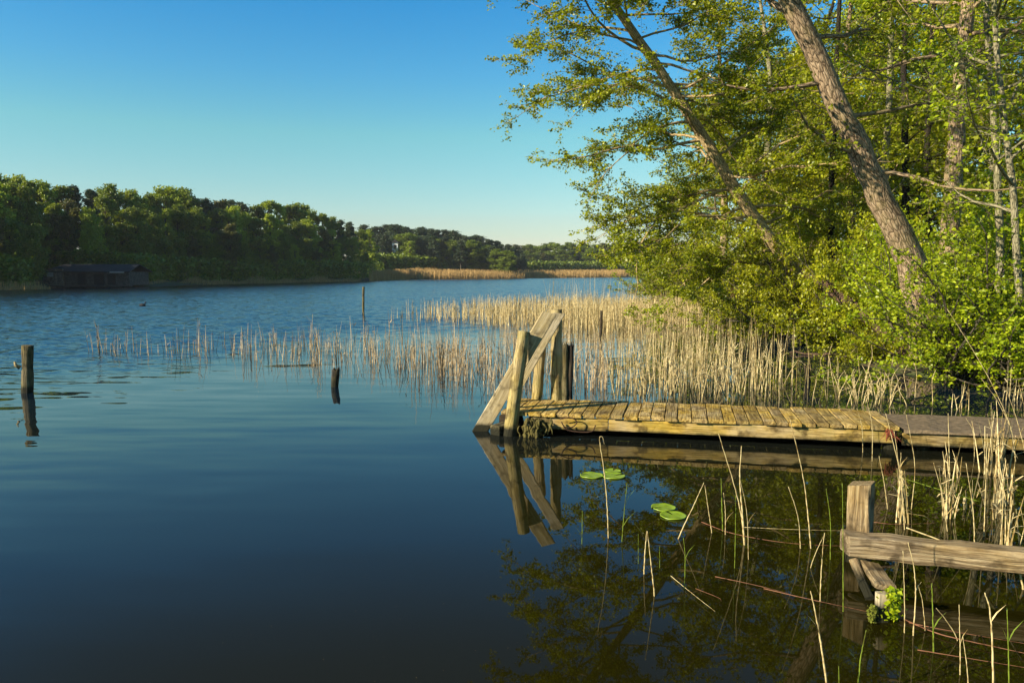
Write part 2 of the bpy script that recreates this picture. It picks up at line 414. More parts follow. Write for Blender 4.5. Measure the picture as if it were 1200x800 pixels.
def hgt(x, y):
    x = np.asarray(x, float); y = np.asarray(y, float)
    d = sd(x, y) + 0.35 * np.sin(x * 1.3 + y * .7) * np.sin(y * .9 - x * .4)
    w = np.clip(d / 1.2, 0, 1)
    land = 0.30 * w * w * (3 - 2 * w) + 0.045 * np.minimum(np.maximum(d, 0), 40)
    land = land + np.where(x < -20, 0.05 * np.clip(d, 0, 60), 0)
    land = land + 0.06 * np.sin(x * .8) * np.sin(y * .6) * w + .04 * np.sin(x * 2.3 + 1) * np.sin(y * 1.9) * w
    return np.where(d > 0, land, np.maximum(-2.0, 0.25 * d - .02))
def on(x, y): return np.array([x, y, float(hgt(x, y))])

M['ground'], nt, b = new_mat("forest_floor")
tc = N(nt, "ShaderNodeTexCoord")
n1 = N(nt, "ShaderNodeTexNoise", Scale=1.1, Detail=9.0, Roughness=0.7); nt.links.new(tc.outputs["Object"], n1.inputs["Vector"])
n2 = N(nt, "ShaderNodeTexNoise", Scale=14.0, Detail=6.0, Roughness=0.7); nt.links.new(tc.outputs["Object"], n2.inputs["Vector"])
c1 = ramp(nt, n2.outputs["Fac"], [(0.35, (0.03, 0.018, 0.009)), (0.6, (0.10, 0.062, 0.03))])
c2 = ramp(nt, n2.outputs["Fac"], [(0.35, (0.025, 0.04, 0.006)), (0.6, (0.07, 0.095, 0.014))])
f = ramp(nt, n1.outputs["Fac"], [(0.42, (0, 0, 0)), (0.56, (1, 1, 1))])
nt.links.new(mixc(nt, f, c1, c2), b.inputs["Base Color"]); b.inputs["Roughness"].default_value = 0.95
bp = N(nt, "ShaderNodeBump", Strength=0.8, Distance=0.05); nt.links.new(n2.outputs["Fac"], bp.inputs["Height"]); nt.links.new(bp.outputs[0], b.inputs["Normal"])

def axis(c, lim0, lim1, n, s):
    u = np.linspace(math.asinh((lim0 - c) / s), math.asinh((lim1 - c) / s), n)
    return c + s * np.sinh(u)
gx = axis(8, -2500, 2500, 340, 9.0); gy = axis(16, -1500, 3500, 380, 11.0)
GX, GY = np.meshgrid(gx, gy)
mb = MB()
nx, ny = len(gx), len(gy)
i, j = np.meshgrid(np.arange(ny - 1), np.arange(nx - 1), indexing='ij')
k = (i * nx + j).ravel()
mb.add(np.stack([GX.ravel(), GY.ravel(), hgt(GX, GY).ravel()], 1), Q=np.stack([k, k + 1, k + nx + 1, k + nx], 1))
tag(mb.build("ground", M['ground']), kind='structure')

# water
m, nt, b = new_mat("lake_water"); M['water'] = m
tc = N(nt, "ShaderNodeNewGeometry")
pos = tc.outputs["Position"]
sp = N(nt, "ShaderNodeSeparateXYZ"); nt.links.new(pos, sp.inputs[0])
def math_n(op, a, b_=None, c_=None):
    n = N(nt, "ShaderNodeMath", operation=op)
    for s_, v_ in zip(n.inputs, (a, b_, c_)):
        if v_ is None: continue
        if isinstance(v_, (int, float)): s_.default_value = v_
        else: nt.links.new(v_, s_)
    return n.outputs[0]
def smooth(v, a, b_):
    n = N(nt, "ShaderNodeMapRange", interpolation_type='SMOOTHSTEP')
    nt.links.new(v, n.inputs[0]); n.inputs[1].default_value = a; n.inputs[2].default_value = b_
    return n.outputs[0]
# breeze patches: the open lake beyond, and a tongue reaching in on the side of the far shore
npat = N(nt, "ShaderNodeTexNoise", Scale=0.16, Detail=3.0); nt.links.new(pos, npat.inputs["Vector"])
g1 = math_n('MULTIPLY_ADD', npat.outputs["Fac"], 9.0, math_n('MULTIPLY_ADD', sp.outputs["X"], -1.35, math_n('MULTIPLY_ADD', smooth(sp.outputs["X"], -1.0, 5.0), -9.0, sp.outputs["Y"])))
mask = smooth(g1, 22.0, 36.0)
msmall = smooth(g1, 4.0, 24.0)
def slope(sx, sy, det, rot=0.0, rough=0.55):
    mp = N(nt, "ShaderNodeMapping"); mp.inputs["Scale"].default_value = (sx, sy, 1); mp.inputs["Rotation"].default_value = (0, 0, R(rot))
    nt.links.new(pos, mp.inputs[0])
    n = N(nt, "ShaderNodeTexNoise", Scale=1.0, Detail=det, Roughness=rough); nt.links.new(mp.outputs[0], n.inputs["Vector"])
    sc_ = N(nt, "ShaderNodeSeparateColor"); nt.links.new(n.outputs["Color"], sc_.inputs[0])
    return math_n('SUBTRACT', sc_.outputs[0], .5), math_n('SUBTRACT', sc_.outputs[1], .5)
a1x, a1y = slope(2.6, 8.5, 3.0, 8)        # wind ripples
a2x, a2y = slope(0.7, 3.2, 2.0, 14)      # slow ripples reaching into the calm
a3x, a3y = slope(0.25, 0.5, 1.0, 20)      # the calm itself
k1 = math_n('MULTIPLY', mask, 0.55); k2 = math_n('MULTIPLY_ADD', msmall, 0.085, 0.003); k3 = 0.012
vx = math_n('MULTIPLY_ADD', a1x, k1, math_n('MULTIPLY_ADD', a2x, k2, math_n('MULTIPLY', a3x, k3)))
vy = math_n('MULTIPLY_ADD', a1y, k1, math_n('MULTIPLY_ADD', a2y, k2, math_n('MULTIPLY_ADD', a3y, k3, math_n('MULTIPLY', mask, -0.085))))
cb_ = N(nt, "ShaderNodeCombineXYZ"); nt.links.new(vx, cb_.inputs[0]); nt.links.new(vy, cb_.inputs[1]); cb_.inputs[2].default_value = 1.0
nm = N(nt, "ShaderNodeVectorMath", operation='NORMALIZE'); nt.links.new(cb_.outputs[0], nm.inputs[0])
nt.links.new(nm.outputs[0], b.inputs["Normal"])
# base colour brown-green close to the camera, blending to blue-green farther out
nt.links.new(mixc(nt, smooth(sp.outputs["Y"], 5.0, 11.0), (0.012, 0.0105, 0.001), (0.004, 0.011, 0.019)), b.inputs["Base Color"])
b.inputs["Roughness"].default_value = 0.015
b.inputs["IOR"].default_value = 1.27
mb = MB()
mb.add([(-400, -300, 0), (400, -300, 0), (400, 500, 0), (-400, 500, 0)], Q=[(0, 1, 2, 3)])
tag(mb.build("lake_water", M['water'], smooth=False), kind='structure')

# ------------------------------------------------------------------ leaves
def rand_unit(rng, n):
    v = rng.standard_normal((n, 3)); return v / np.linalg.norm(v, axis=1)[:, None]
def leaves(mb, P, size, rng, droop=-0.15, flat=0.5, aspect=0.40):
    """one small folded leaf at every point of P"""
    n = len(P)
    a = rand_unit(rng, n); a[:, 2] = a[:, 2] * 0.6 + droop; a /= np.linalg.norm(a, axis=1)[:, None]
    nn = rand_unit(rng, n) * (1 - flat) + np.array([-.25, -.1, 1.0]) * flat
    b = np.cross(a, nn); b /= np.linalg.norm(b, axis=1)[:, None] + 1e-9
    c = np.cross(b, a)
    s = size * rng.uniform(.45, 1.45, (n, 1))
    w = s * aspect * rng.uniform(.85, 1.2, (n, 1))
    V = np.stack([P, P + a * s * .45 + b * w + c * w * .25, P + a * s, P + a * s * .45 - b * w + c * w * .25], 1)
    mb.add(V.reshape(-1, 3), Q=np.arange(4 * n).reshape(n, 4))

def cones(mb, P0, P1, r0, r1):
    """many thin three-sided twigs at once"""
    n = len(P0)
    if n == 0: return
    d = P1 - P0; L = np.linalg.norm(d, axis=1)[:, None] + 1e-9; d = d / L
    ref = np.where(np.abs(d[:, 2:3]) < .9, np.array([[0, 0, 1.0]]), np.array([[1.0, 0, 0]]))
    a = np.cross(d, ref); a /= np.linalg.norm(a, axis=1)[:, None]; b = np.cross(d, a)
    V = []; G = []
    for P, r in ((P0, r0), (P1, r1)):
        for k in range(3):
            t = k * 2 * math.pi / 3
            o = (a * math.cos(t) + b * math.sin(t)) * np.asarray(r).reshape(-1, 1)
            V.append(P + o); G.append(P + o)
    V = np.stack(V, 1); G = np.stack(G, 1)
    base = np.arange(n)[:, None] * 6
    Q = np.stack([base + np.array([k, (k + 1) % 3, 3 + (k + 1) % 3, 3 + k]) for k in range(3)], 1).reshape(-1, 4)
    mb.add(V.reshape(-1, 3), Q=Q, G=G.reshape(-1, 3))

class Grow:
    """limbs > branches > leafy twigs"""
    def __init__(s, seed, flat=0.5, tw=(.2, .5), nbr=9, ntw=8, brl=(.45, 1.3), trop=(.02, .05), wob=.16, leafk=12, spread=.05, bare=0.25):
        s.rng = np.random.default_rng(seed); s.wood = MB(); s.tw0 = []; s.tw1 = []; s.flat = flat; s.tw = tw
        s.nbr, s.ntw, s.brl, s.trop, s.wob, s.leafk, s.spread, s.bare = nbr, ntw, brl, trop, wob, leafk, spread, bare
    def path(s, p, d, L, n, wob, trop):
        P = [np.array(p, float)]; d = nrm(d)
        for i in range(n):
            d = nrm(d + s.rng.standard_normal(3) * wob + np.array([0, 0, trop]))
            P.append(P[-1] + d * L / n)
        return np.array(P)
    def side(s, d, ang):
        rv = nrm(np.cross(d, s.rng.standard_normal(3)))
        v = d * math.cos(ang) + rv * math.sin(ang)
        v[2] *= (1 - s.flat); return nrm(v)
    def limb(s, p, d, L, r, nbr=None, start=None, pts=None):
        rng = s.rng
        n = max(4, int(L / .35))
        P = s.path(p, d, L, n, s.wob, s.trop[0]) if pts is None else spline(pts, max(8, n))
        n = len(P) - 1
        rad = r * (1 - np.linspace(0, 1, n + 1)) ** .8 + .006
        tube(s.wood, P, rad, 6, cap=False, wob=.05, rng=rng)
        nb = int((nbr if nbr is not None else s.nbr) * max(.6, L / 3.0))
        st = s.bare if start is None else start
        for t in np.sort(rng.uniform(st, 1.0, nb)):
            i = min(n - 1, int(t * n)); f = t * n - i
            q = P[i] * (1 - f) + P[i + 1] * f
            dd = nrm(P[i + 1] - P[i])
            bl = rng.uniform(*s.brl) * (1.15 - .6 * t) * min(1.3, .5 + L / 5)
            s.branch(q, s.side(dd, rng.uniform(.6, 1.15)), bl, max(.005, r * (1 - t) * .4))
        s.branch(P[-1], nrm(P[-1] - P[-2]), rng.uniform(*s.brl) * .8, .008)
    def branch(s, p, d, L, r):
        rng = s.rng
        n = max(3, int(L / .22))
        P = s.path(p, d, L, n, s.wob * 1.1, s.trop[1])
        tube(s.wood, P, r * (1 - .75 * np.linspace(0, 1, n + 1)) + .002, 4, cap=False, rng=rng)
        k = max(3, int(s.ntw * L / .9))
        t = rng.uniform(.2, 1.0, k); i = np.minimum(n - 1, (t * n).astype(int)); f = (t * n - i)[:, None]
        q = P[i] * (1 - f) + P[i + 1] * f
        dd = P[i + 1] - P[i]; dd /= np.linalg.norm(dd, axis=1)[:, None]
        sv = rand_unit(rng, k); sv[:, 2] *= (1 - s.flat)
        e = dd * .5 + sv; e[:, 2] += s.trop[1]; e /= np.linalg.norm(e, axis=1)[:, None]
        s.tw0.append(q); s.tw1.append(q + e * rng.uniform(s.tw[0], s.tw[1], (k, 1)))
    def finish_twigs(s, r=.0035):
        s.T0 = np.concatenate(s.tw0); s.T1 = np.concatenate(s.tw1)
        cones(s.wood, s.T0, s.T1, np.full(len(s.T0), r), np.full(len(s.T0), r * .4))
    def leaf_points(s, k=None):
        k = s.leafk if k is None else k
        t = s.rng.uniform(.1, 1.08, (len(s.T0), k, 1))
        P = s.T0[:, None] * (1 - t) + s.T1[:, None] * t
        P = P + s.rng.standard_normal(P.shape) * s.spread * np.array([1, 1, .6])
        return P.reshape(-1, 3)

def interp_path(P, t):
    P = np.asarray(P); x = t * (len(P) - 1); i = min(len(P) - 2, int(x)); f = x - i
    return P[i] * (1 - f) + P[i + 1] * f, nrm(P[i + 1] - P[i])

def make_tree(name, label, cat, base, trunk_pts, r0, r1, limbs, leafmat, barkmat, seed, leaf=.07, group=None, nseg=26, sides=14, flare=1.35, **kw):
    """trunk_pts world points; limbs = list of (t, dir, L, r)"""
    g = Grow(seed, **kw)
    P = spline(trunk_pts, nseg)
    P = P + np.concatenate([[np.zeros(3)], g.rng.standard_normal((nseg - 1, 3)) * r0 * .07])
    f = np.linspace(0, 1, nseg)
    rad = r0 + (r1 - r0) * f
    rad = rad * (1 + (flare - 1) * np.exp(-f * 14))
    tube(g.wood, P, rad, sides, cap=True, wob=.035, rng=g.rng)
    for (t, d, L, r) in limbs:
        q, td = interp_path(P, t)
        g.limb(q, d, L, r)
    g.finish_twigs()
    root = empty(name, base, label, cat, group)
    g.wood.build("trunk", barkmat, root, origin=base)
    c = MB(); leaves(c, g.leaf_points(), leaf, g.rng, flat=.55)
    c.build("crown", leafmat, root, origin=base, smooth=False)
    return root, P, g

# ---- the tall leaning alder over the water (its trunk line read off the photo at 20 m)
rng = np.random.default_rng(3)
def rdir(az, el):
    az, el = R(az), R(el); return np.array([math.cos(az) * math.cos(el), math.sin(az) * math.cos(el), math.sin(el)])
baseA = on(8.15, 20.3)
trA = [baseA - np.array([0, 0, .2]), at(940, 335, 20.1), at(895, 270, 19.8), at(830, 170, 19.4), at(780, 92, 19.1), at(715, 0, 18.7), at(672, -75, 18.4), at(650, -140, 18.2)]
limbsA = []
for t in np.concatenate([np.linspace(.30, .97, 50)]):
    az = 180 + rng.normal(0, 62)
    if rng.random() < .3: az = rng.uniform(-70, 70)
    L = (1.0 - t) * 4.9 + 1.4
    limbsA.append((t, rdir(az, rng.uniform(-8, 24)), L * rng.uniform(.7, 1.0), .018 + .022 * (1 - t)))
for (t, az, el, L) in ((.24, 185, -6, 4.2), (.27, 205, -10, 4.0), (.21, 170, 0, 3.6), (.33, 165, -16, 4.4), (.30, 195, -5, 4.6), (.36, 172, -12, 4.8), (.44, 180, 2, 4.6), (.50, 200, 8, 4.6), (.55, 165, 12, 4.2), (.62, 185, 16, 3.8), (.70, 200, 10, 3.6), (.77, 175, 20, 3.2), (.84, 190, 12, 3.0)):
    limbsA.append((t, rdir(az, el), L * .88, .034))
make_tree("leaning_alder", "slimmer leaning alder with its leafy crown hanging over open water against the sky", "tree", baseA, trA, .21, .045, limbsA,
          M['leaf_alder'], M['bark_lichen'], 11, leaf=.062, flat=.62, leafk=30, trop=(-.012, .0), nbr=9, ntw=9)

# ---- the thick leaning alder closer in
baseB = on(7.25, 13.2)
trB = [baseB - np.array([0, 0, .2]), at(1070, 318, 12.9), at(1022, 210, 12.6), at(985, 130, 12.3), at(925, 0, 12.0), at(885, -95, 11.8), at(858, -180, 11.7), at(845, -260, 11.6)]
limbsB = []
for t in np.linspace(.55, .98, 24):
    limbsB.append((t, rdir(rng.uniform(0, 360), rng.uniform(0, 35)), (1.0 - t) * 4 + 1.5, .03 + .03 * (1 - t)))
for (t, az, el, L) in ((.47, 178, -14, 1.9), (.52, 10, 20, 2.6), (.42, 20, 5, 2.4), (.34, 200, 5, 1.8), (.3, 340, 5, 2.2)):
    limbsB.append((t, rdir(az, el), L, .035))
make_tree("leaning_alder", "thickest leaning alder trunk, furrowed brown bark lit along one side", "tree", baseB, trB, .24, .07, limbsB,
          M['leaf_alder'], M['bark_alder'], 12, leaf=.06, sides=20, nseg=40, flat=.5, leafk=20)

# ---- ivy-wrapped upright trunk
baseC = on(9.3, 16.4)
trC = [baseC - np.array([0, 0, .2]), at(1112, 300, 16.2), at(1118, 200, 16.0), at(1122, 130, 15.9), at(1131, 40, 15.7), at(1140, -60, 15.5), at(1148, -200, 15.3)]
limbsC = [(t, rdir(rng.uniform(0, 360), rng.uniform(5, 35)), rng.uniform(1.6, 3.2), .04) for t in np.linspace(.58, .98, 20)]
rootC, PC, gC = make_tree("alder_tree", "upright trunk wrapped in ivy behind the thickest leaning alder", "tree", baseC, trC, .2, .1, limbsC,
                          M['leaf_bright'], M['bark_alder'], 13, leaf=.075, flat=.4)
iv = MB(); r2 = np.random.default_rng(5)
t = r2.uniform(0.02, .8, 1000); x = t * (len(PC) - 1); i = x.astype(int); f = (x - i)[:, None]
q = PC[i] * (1 - f) + PC[np.minimum(i + 1, len(PC) - 1)] * f
th = r2.uniform(0, 2 * math.pi, len(q)); rr = .19 + r2.exponential(.035, len(q)) - .05 * t
q = q + np.stack([np.cos(th) * rr, np.sin(th) * rr, r2.normal(0, .05, len(q))], 1)
leaves(iv, q, .06, r2, droop=-.5, flat=.1)
iv.build("ivy", M['leaf_under'], rootC, origin=baseC, smooth=False)

# ---- thin pale twin trunks at the edge of the wood
def slim(px, D, r, label, seed, mat='bark_pale', leafm='leaf_bright', by=None, nl=12, leaf=.056):
    top = [at(x, y, D + dz) for x, y, dz in px]
    b0 = on(top[0][0], D)
    lr = np.random.default_rng(seed)
    lm = [(t, rdir(lr.uniform(0, 360), lr.uniform(0, 40)), lr.uniform(1.0, 2.4), .02) for t in np.linspace(.42, .98, nl)]
    make_tree("slim_tree", label, "tree", b0, [b0 - np.array([0, 0, .15])] + top, r, r * .5, lm, M[leafm], M[mat], seed, leaf=leaf, sides=10, flare=1.1, flat=.35, leafk=9)
slim([(1172, 300, 0), (1168, 200, 0), (1160, 80, 0), (1153, -20, 0), (1148, -140, 0)], 12.4, .065, "slim pale trunk, straighter of the twin stems by the ivy-wrapped one", 21)
slim([(1196, 380, 0), (1192, 300, 0), (1184, 200, 0), (1173, 110, 0), (1166, 20, 0), (1163, -120, 0)], 11.2, .06, "slim pale trunk, more crooked of the twin stems, rising through the bright bush", 22)
slim([(1036, 330, 0), (1034, 270, 0), (1040, 150, 0), (1046, 0, 0), (1050, -120, 0)], 19.0, .11, "pale straight trunk directly behind the foot of the thickest leaning alder", 23, leafm='leaf_alder')
slim([(1062, 300, 0), (1061, 200, 0), (1060, 90, 0), (1062, -60, 0)], 22.0, .13, "nearly black upright trunk behind the thickest leaning alder", 24, mat='bark_dark', leafm='leaf_under')
slim([(1088, 300, 0), (1086, 200, 0), (1092, 60, 0), (1098, -60, 0)], 23.0, .12, "second nearly black trunk, beside the ivy-wrapped one", 25, mat='bark_dark', leafm='leaf_under')
slim([(976, 330, 0), (974, 240, 0), (978, 120, 0), (985, -20, 0)], 24.0, .12, "dark trunk half hidden in foliage between the two leaning alders", 26, mat='bark_dark', leafm='leaf_alder')

# ---- background wood on this bank: three kinds, copied
def wood_tree(seed, H, leafm, barkm, r, nl, Ls, leaf):
    lr = np.random.default_rng(seed)
    b0 = np.zeros(3)
    tr = [np.array([0, 0, -.3]), np.array([lr.normal(0, .1), lr.normal(0, .1), H * .33]), np.array([lr.normal(0, .3), lr.normal(0, .3), H * .66]), np.array([lr.normal(0, .5), lr.normal(0, .5), H])]
    lm = [(t, rdir(lr.uniform(0, 360), lr.uniform(0, 35)), Ls * (1.15 - .75 * t) * lr.uniform(.7, 1.2), .045 * (1.1 - t)) for t in np.linspace(.14, .98, nl)]
    return make_tree("bank_tree", "x", "tree", b0, tr, r, r * .3, lm, M[leafm], M[barkm], seed, leaf=leaf, flat=.45, leafk=13, tw=(.3, .7), brl=(.6, 1.6), ntw=7, spread=.1, nseg=16, sides=8)[0]
protos = [wood_tree(31, 13, 'leaf_alder', 'bark_alder', .2, 36, 4.2, .11),
          wood_tree(32, 15, 'leaf_bright', 'bark_dark', .17, 34, 3.8, .11),
          wood_tree(33, 12, 'leaf_under', 'bark_pale', .16, 36, 3.8, .11)]
bank_spots = [(815, 44, 1, .72, 'feathery tree farthest out along the wooded bank, reaching over the reeds'),
              (845, 33, 0, .98, 'olive green tree just beyond the slimmer leaning alder'),
              (890, 27, 2, 1.0, 'yellow-green tree whose crown fills the gap behind the slimmer leaning alder'),
              (950, 33, 1, .95, 'tall dark-stemmed tree between the two leaning alders'),
              (990, 27, 0, .92, 'olive tree behind the upper part of the thickest leaning alder'),
              (1030, 36, 2, 1.05, 'yellow-green tree deep in the wood behind the black trunks'),
              (1075, 28, 1, 1.0, 'bright leaved tree between the black trunks and the ivy-wrapped one'),
              (1110, 38, 0, 1.1, 'tall olive tree deep behind the ivy-wrapped trunk'),
              (1150, 24, 2, .95, 'yellow-green tree behind the twin pale stems'),
              (1190, 30, 1, 1.05, 'tall tree deep in the wood behind the bright bush'),
              (1240, 20, 0, .95, 'olive tree at the edge of the view beyond the twin pale stems'),
              (1300, 28, 2, 1.0, 'yellow-green tree hardly showing at the very edge of the wood'),
              (925, 50, 0, 1.15, 'tall olive tree far back in the wood, showing between the leaning alders'),
              (1010, 48, 1, 1.25, 'tallest dark-stemmed tree at the back of the wood')]
for q, (px, D, kind, sc, lab) in enumerate(bank_spots):
    X = (px - 600) / FPX * D
    o = protos[kind] if protos[kind]['label'] == 'x' else copy_tree(protos[kind])
    o.location = on(X, D) - np.array([0, 0, .05]); o.scale = (sc, sc, sc); o.rotation_euler = (0, 0, q * 2.4 + .6)
    tag(o, lab, "tree", "trees of the wood on the reedy bank")

# ---- bushes along the bank
def make_bush(seed, R0, H, leafm, leaf, nst=16, leafk=11, barkm='bark_pale', el=(20, 75), name="bush"):
    lr = np.random.default_rng(seed)
    g = Grow(seed, flat=.3, tw=(.12, .32), nbr=9, ntw=9, brl=(.3, .8), trop=(.0, .02), wob=.2, leafk=leafk, spread=.045, bare=.12)
    for k in range(nst):
        e = lr.uniform(*el); d = rdir(k * 360 / nst + lr.uniform(-15, 15), e)
        L = H / max(.35, math.sin(R(e))) * lr.uniform(.6, 1.0); L = min(L, R0 / max(.2, math.cos(R(e))) * 1.0, H * 1.3)
        g.limb(np.array([lr.normal(0, .1), lr.normal(0, .1), 0]), d, L, .02)
    g.finish_twigs(.003)
    root = empty(name, (0, 0, 0), "x", "bush")
    g.wood.build("branches", M[barkm], root)
    c = MB(); leaves(c, g.leaf_points(), leaf, g.rng, flat=.5); c.build("foliage", M[leafm], root, smooth=False)
    return root
bush_p = {'bright': make_bush(41, 1.6, 2.3, 'leaf_bright', .054, nst=24, leafk=19, barkm='bark_far'),
          'green': make_bush(42, 2.0, 2.0, 'leaf_bright', .06, nst=20, leafk=18, barkm='bark_far'),
          'olive': make_bush(43, 2.4, 2.2, 'leaf_under', .058, nst=22, leafk=24, barkm='bark_far'),
          'low': make_bush(44, 2.2, .9, 'leaf_under', .062, nst=20, leafk=15, barkm='bark_far', el=(2, 40))}
# (photo x, D, kind, scale xy, scale z, label)
bushes = [(930, 19.3, 'olive', 1.0, 1.25, 'tall olive bush hiding the foot of the slimmer leaning alder'),
          (968, 18.3, 'olive', .85, 1.1, 'olive bush between the slimmer leaning alder and the overhanging low bush'),
          (1012, 17.0, 'olive', .8, 1.2, 'olive bush beside the slanting dead log'),
          (1048, 16.0, 'green', .75, 1.1, 'fresh green bush left of the foot of the thickest leaning alder'),
          (890, 23.6, 'olive', .95, 1.0, 'olive bush at the waterline between the sedge and the slimmer alder'),
          (1128, 11.6, 'bright', 1.0, 1.0, 'brightest green bush at the water behind the dark-topped walkway'),
          (1185, 11.0, 'bright', .9, .72, 'bright green bush around the foot of the crooked pale stem'),
          (1090, 14.2, 'bright', 1.0, .95, 'bright green bush behind the foot of the thickest leaning alder'),
          (1150, 14.5, 'green', 1.0, 1.25, 'tall green bush between the ivy-wrapped trunk and the twin pale stems'),
          (1040, 14.6, 'low', .8, .9, 'low yellow-green bush at the foot of the thickest leaning alder, on the water side'),
          (985, 17.2, 'low', .95, 1.15, 'low yellow-green bush overhanging the fallen branch at the waterline'),
          (1005, 20.5, 'olive', .9, .85, 'olive bush behind the leaning dead log'),
          (945, 22.0, 'olive', .85, .75, 'olive bush around the foot of the slimmer leaning alder'),
          (960, 26.0, 'olive', 1.1, 1.0, 'larger olive bush behind the foot of the slimmer leaning alder'),
          (900, 28.5, 'olive', 1.15, 1.15, 'olive bush rising above the brown sedge overhang'),
          (862, 34.0, 'olive', 1.2, 1.2, 'olive bush left of the brown sedge overhang, above the dense reeds'),
          (830, 40.0, 'olive', 1.3, 1.3, 'pale olive bush at the inner end of the dense reeds'),
          (800, 46.0, 'olive', 1.4, 1.4, 'rounded olive bush standing behind the dense reed bed'),
          (768, 50.0, 'green', 1.35, 1.5, 'fresh green bush on the tip of the bank, against the open lake'),
          (795, 58.0, 'green', 1.5, 2.0, 'taller fresh green bush behind the tip of the bank'),
          (840, 56.0, 'olive', 1.6, 2.1, 'tall olive thicket behind the bushes of the tip'),
          (890, 42.0, 'olive', 1.6, 2.0, 'tall olive thicket behind the brown sedge overhang'),
          (1070, 19.0, 'green', 1.0, 1.2, 'green bush between the black trunks and the thickest leaning alder'),
          (1130, 21.0, 'olive', 1.1, 1.2, 'olive bush in the shade behind the ivy-wrapped trunk'),
          (1200, 18.0, 'green', 1.2, 1.4, 'green bush at the edge of the view behind the crooked pale stem'),
          (1255, 12.5, 'green', 1.1, 1.2, 'green bush beyond the end of the view on the bank')]
for q, (px, D, kind, sx, sz, lab) in enumerate(bushes):
    X = (px - 600) / FPX * D
    p = bush_p[kind]; o = p if p['label'] == 'x' else copy_tree(p)
    z = max(0.02, float(hgt(X, D)))
    o.location = (X, D, z - .02); o.scale = (sx, sx, sz); o.rotation_euler = (0, 0, q * 1.9)
    tag(o, lab, "bush", "bushes along the wooded bank")

# ------------------------------------------------------------------ far shore trees
def far_tree(name, seed, H, W, leafm, pine=False, nclump=75, per=190, leaf=.25, trunk_r=.16, low=.22):
    lr = np.random.default_rng(seed)
    root = empty(name, (0, 0, 0), "x", "tree")
    w = MB()
    tr = spline([np.array([0, 0, -.3]), np.array([lr.normal(0, .15), lr.normal(0, .15), H * .5]), np.array([lr.normal(0, .3), lr.normal(0, .3), H * .95])], 8)
    tube(w, tr, np.linspace(trunk_r, .04, 8), 6, rng=lr)
    cs = []
    for k in range(nclump):
        t = lr.uniform(low, 1.0) if not pine else lr.uniform(max(low, .42), 1.0)
        if pine: rad = W * .5 * (1.05 - t) / .62 * lr.uniform(.3, 1) if t > .6 else W * .5 * lr.uniform(.2, .75)
        else: rad = W * .5 * math.sqrt(max(0.0, 1 - ((t - .58) / .46) ** 2)) * lr.uniform(.25, 1.0)
        rad = min(rad, W * .55)
        a = lr.uniform(0, 2 * math.pi)
        c = np.array([math.cos(a) * rad, math.sin(a) * rad, t * H])
        cs.append(c)
        q, _ = interp_path(tr, min(.98, max(.1, (t - .12))))
        if rad > .5: cones(w, q[None], c[None], np.array([.05]), np.array([.015]))
    cs = np.array(cs)
    w.build("trunk", M['bark_far'], root)
    P = cs[:, None] + np.clip(lr.standard_normal((len(cs), per, 3)), -1.7, 1.7) * (np.array([.36, .36, .24 if pine else .28]) * W / 5.0) * lr.uniform(.6, 1.3, (len(cs), 1, 1))
    P = P.reshape(-1, 3)
    c = MB(); leaves(c, P, leaf, lr, flat=.4, aspect=.45 if not pine else .3)
    c.build("crown", M[leafm], root, smooth=False)
    return root
FT = {'light': [far_tree("broadleaf_tree", 51, 12, 5.2, 'far_light'), far_tree("broadleaf_tree", 52, 12, 4.2, 'far_light')],
      'mid': [far_tree("broadleaf_tree", 53, 12, 5.4, 'far_mid', low=.15), far_tree("broadleaf_tree", 54, 12, 4.4, 'far_mid', low=.12)],
      'olive': [far_tree("broadleaf_tree", 55, 12, 4.8, 'far_olive', low=.18)],
      'pine': [far_tree("pine_tree", 56, 12, 4.0, 'pine', pine=True, nclump=90, per=130, leaf=.28), far_tree("pine_tree", 57, 12, 3.4, 'pine', pine=True, nclump=80, per=130, leaf=.28)]}
skyx = [-160, -40, 0, 40, 60, 100, 140, 165, 200, 240, 280, 310, 350, 380, 410, 432, 445]
skyy = [190, 195, 200, 207, 213, 219, 216, 227, 223, 229, 227, 237, 241, 250, 261, 270, 282]
shx = [-160, 0, 100, 170, 210, 312, 385, 416, 445]
shD = [62, 76, 84, 92, 104, 120, 136, 142, 168]
fr = np.random.default_rng(60)
def place_far(kind, px, D, topy, label, group, wid=1.0):
    ps = FT[kind]; p = ps[fr.integers(len(ps))]
    o = p if p['label'] == 'x' else copy_tree(p)
    X = (px - 600) / FPX * D
    z0 = float(hgt(X, D)); zt = at(px, topy, D)[2]
    s = max(.2, (zt - z0) / 12.3)
    o.location = (X, D, z0); o.rotation_euler = (0, 0, fr.uniform(0, 6.28))
    sw = s * wid * fr.uniform(.9, 1.12) * (1.25 if kind == 'pine' else 1.0)
    o.scale = (sw, sw, s)
    tag(o, label, "tree", group)
    return o
words = ['first', 'second', 'third', 'fourth', 'fifth', 'sixth', 'seventh', 'eighth', 'ninth', 'tenth', 'eleventh', 'twelfth', 'thirteenth', 'fourteenth',
         'fifteenth', 'sixteenth', 'seventeenth', 'eighteenth', 'nineteenth', 'twentieth', 'twenty-first', 'twenty-second', 'twenty-third', 'twenty-fourth',
         'twenty-fifth', 'twenty-sixth', 'twenty-seventh', 'twenty-eighth', 'twenty-ninth', 'thirtieth']
words += ['thirty-' + w for w in words[:9]] + ['fortieth'] + ['forty-' + w for w in words[:9]]
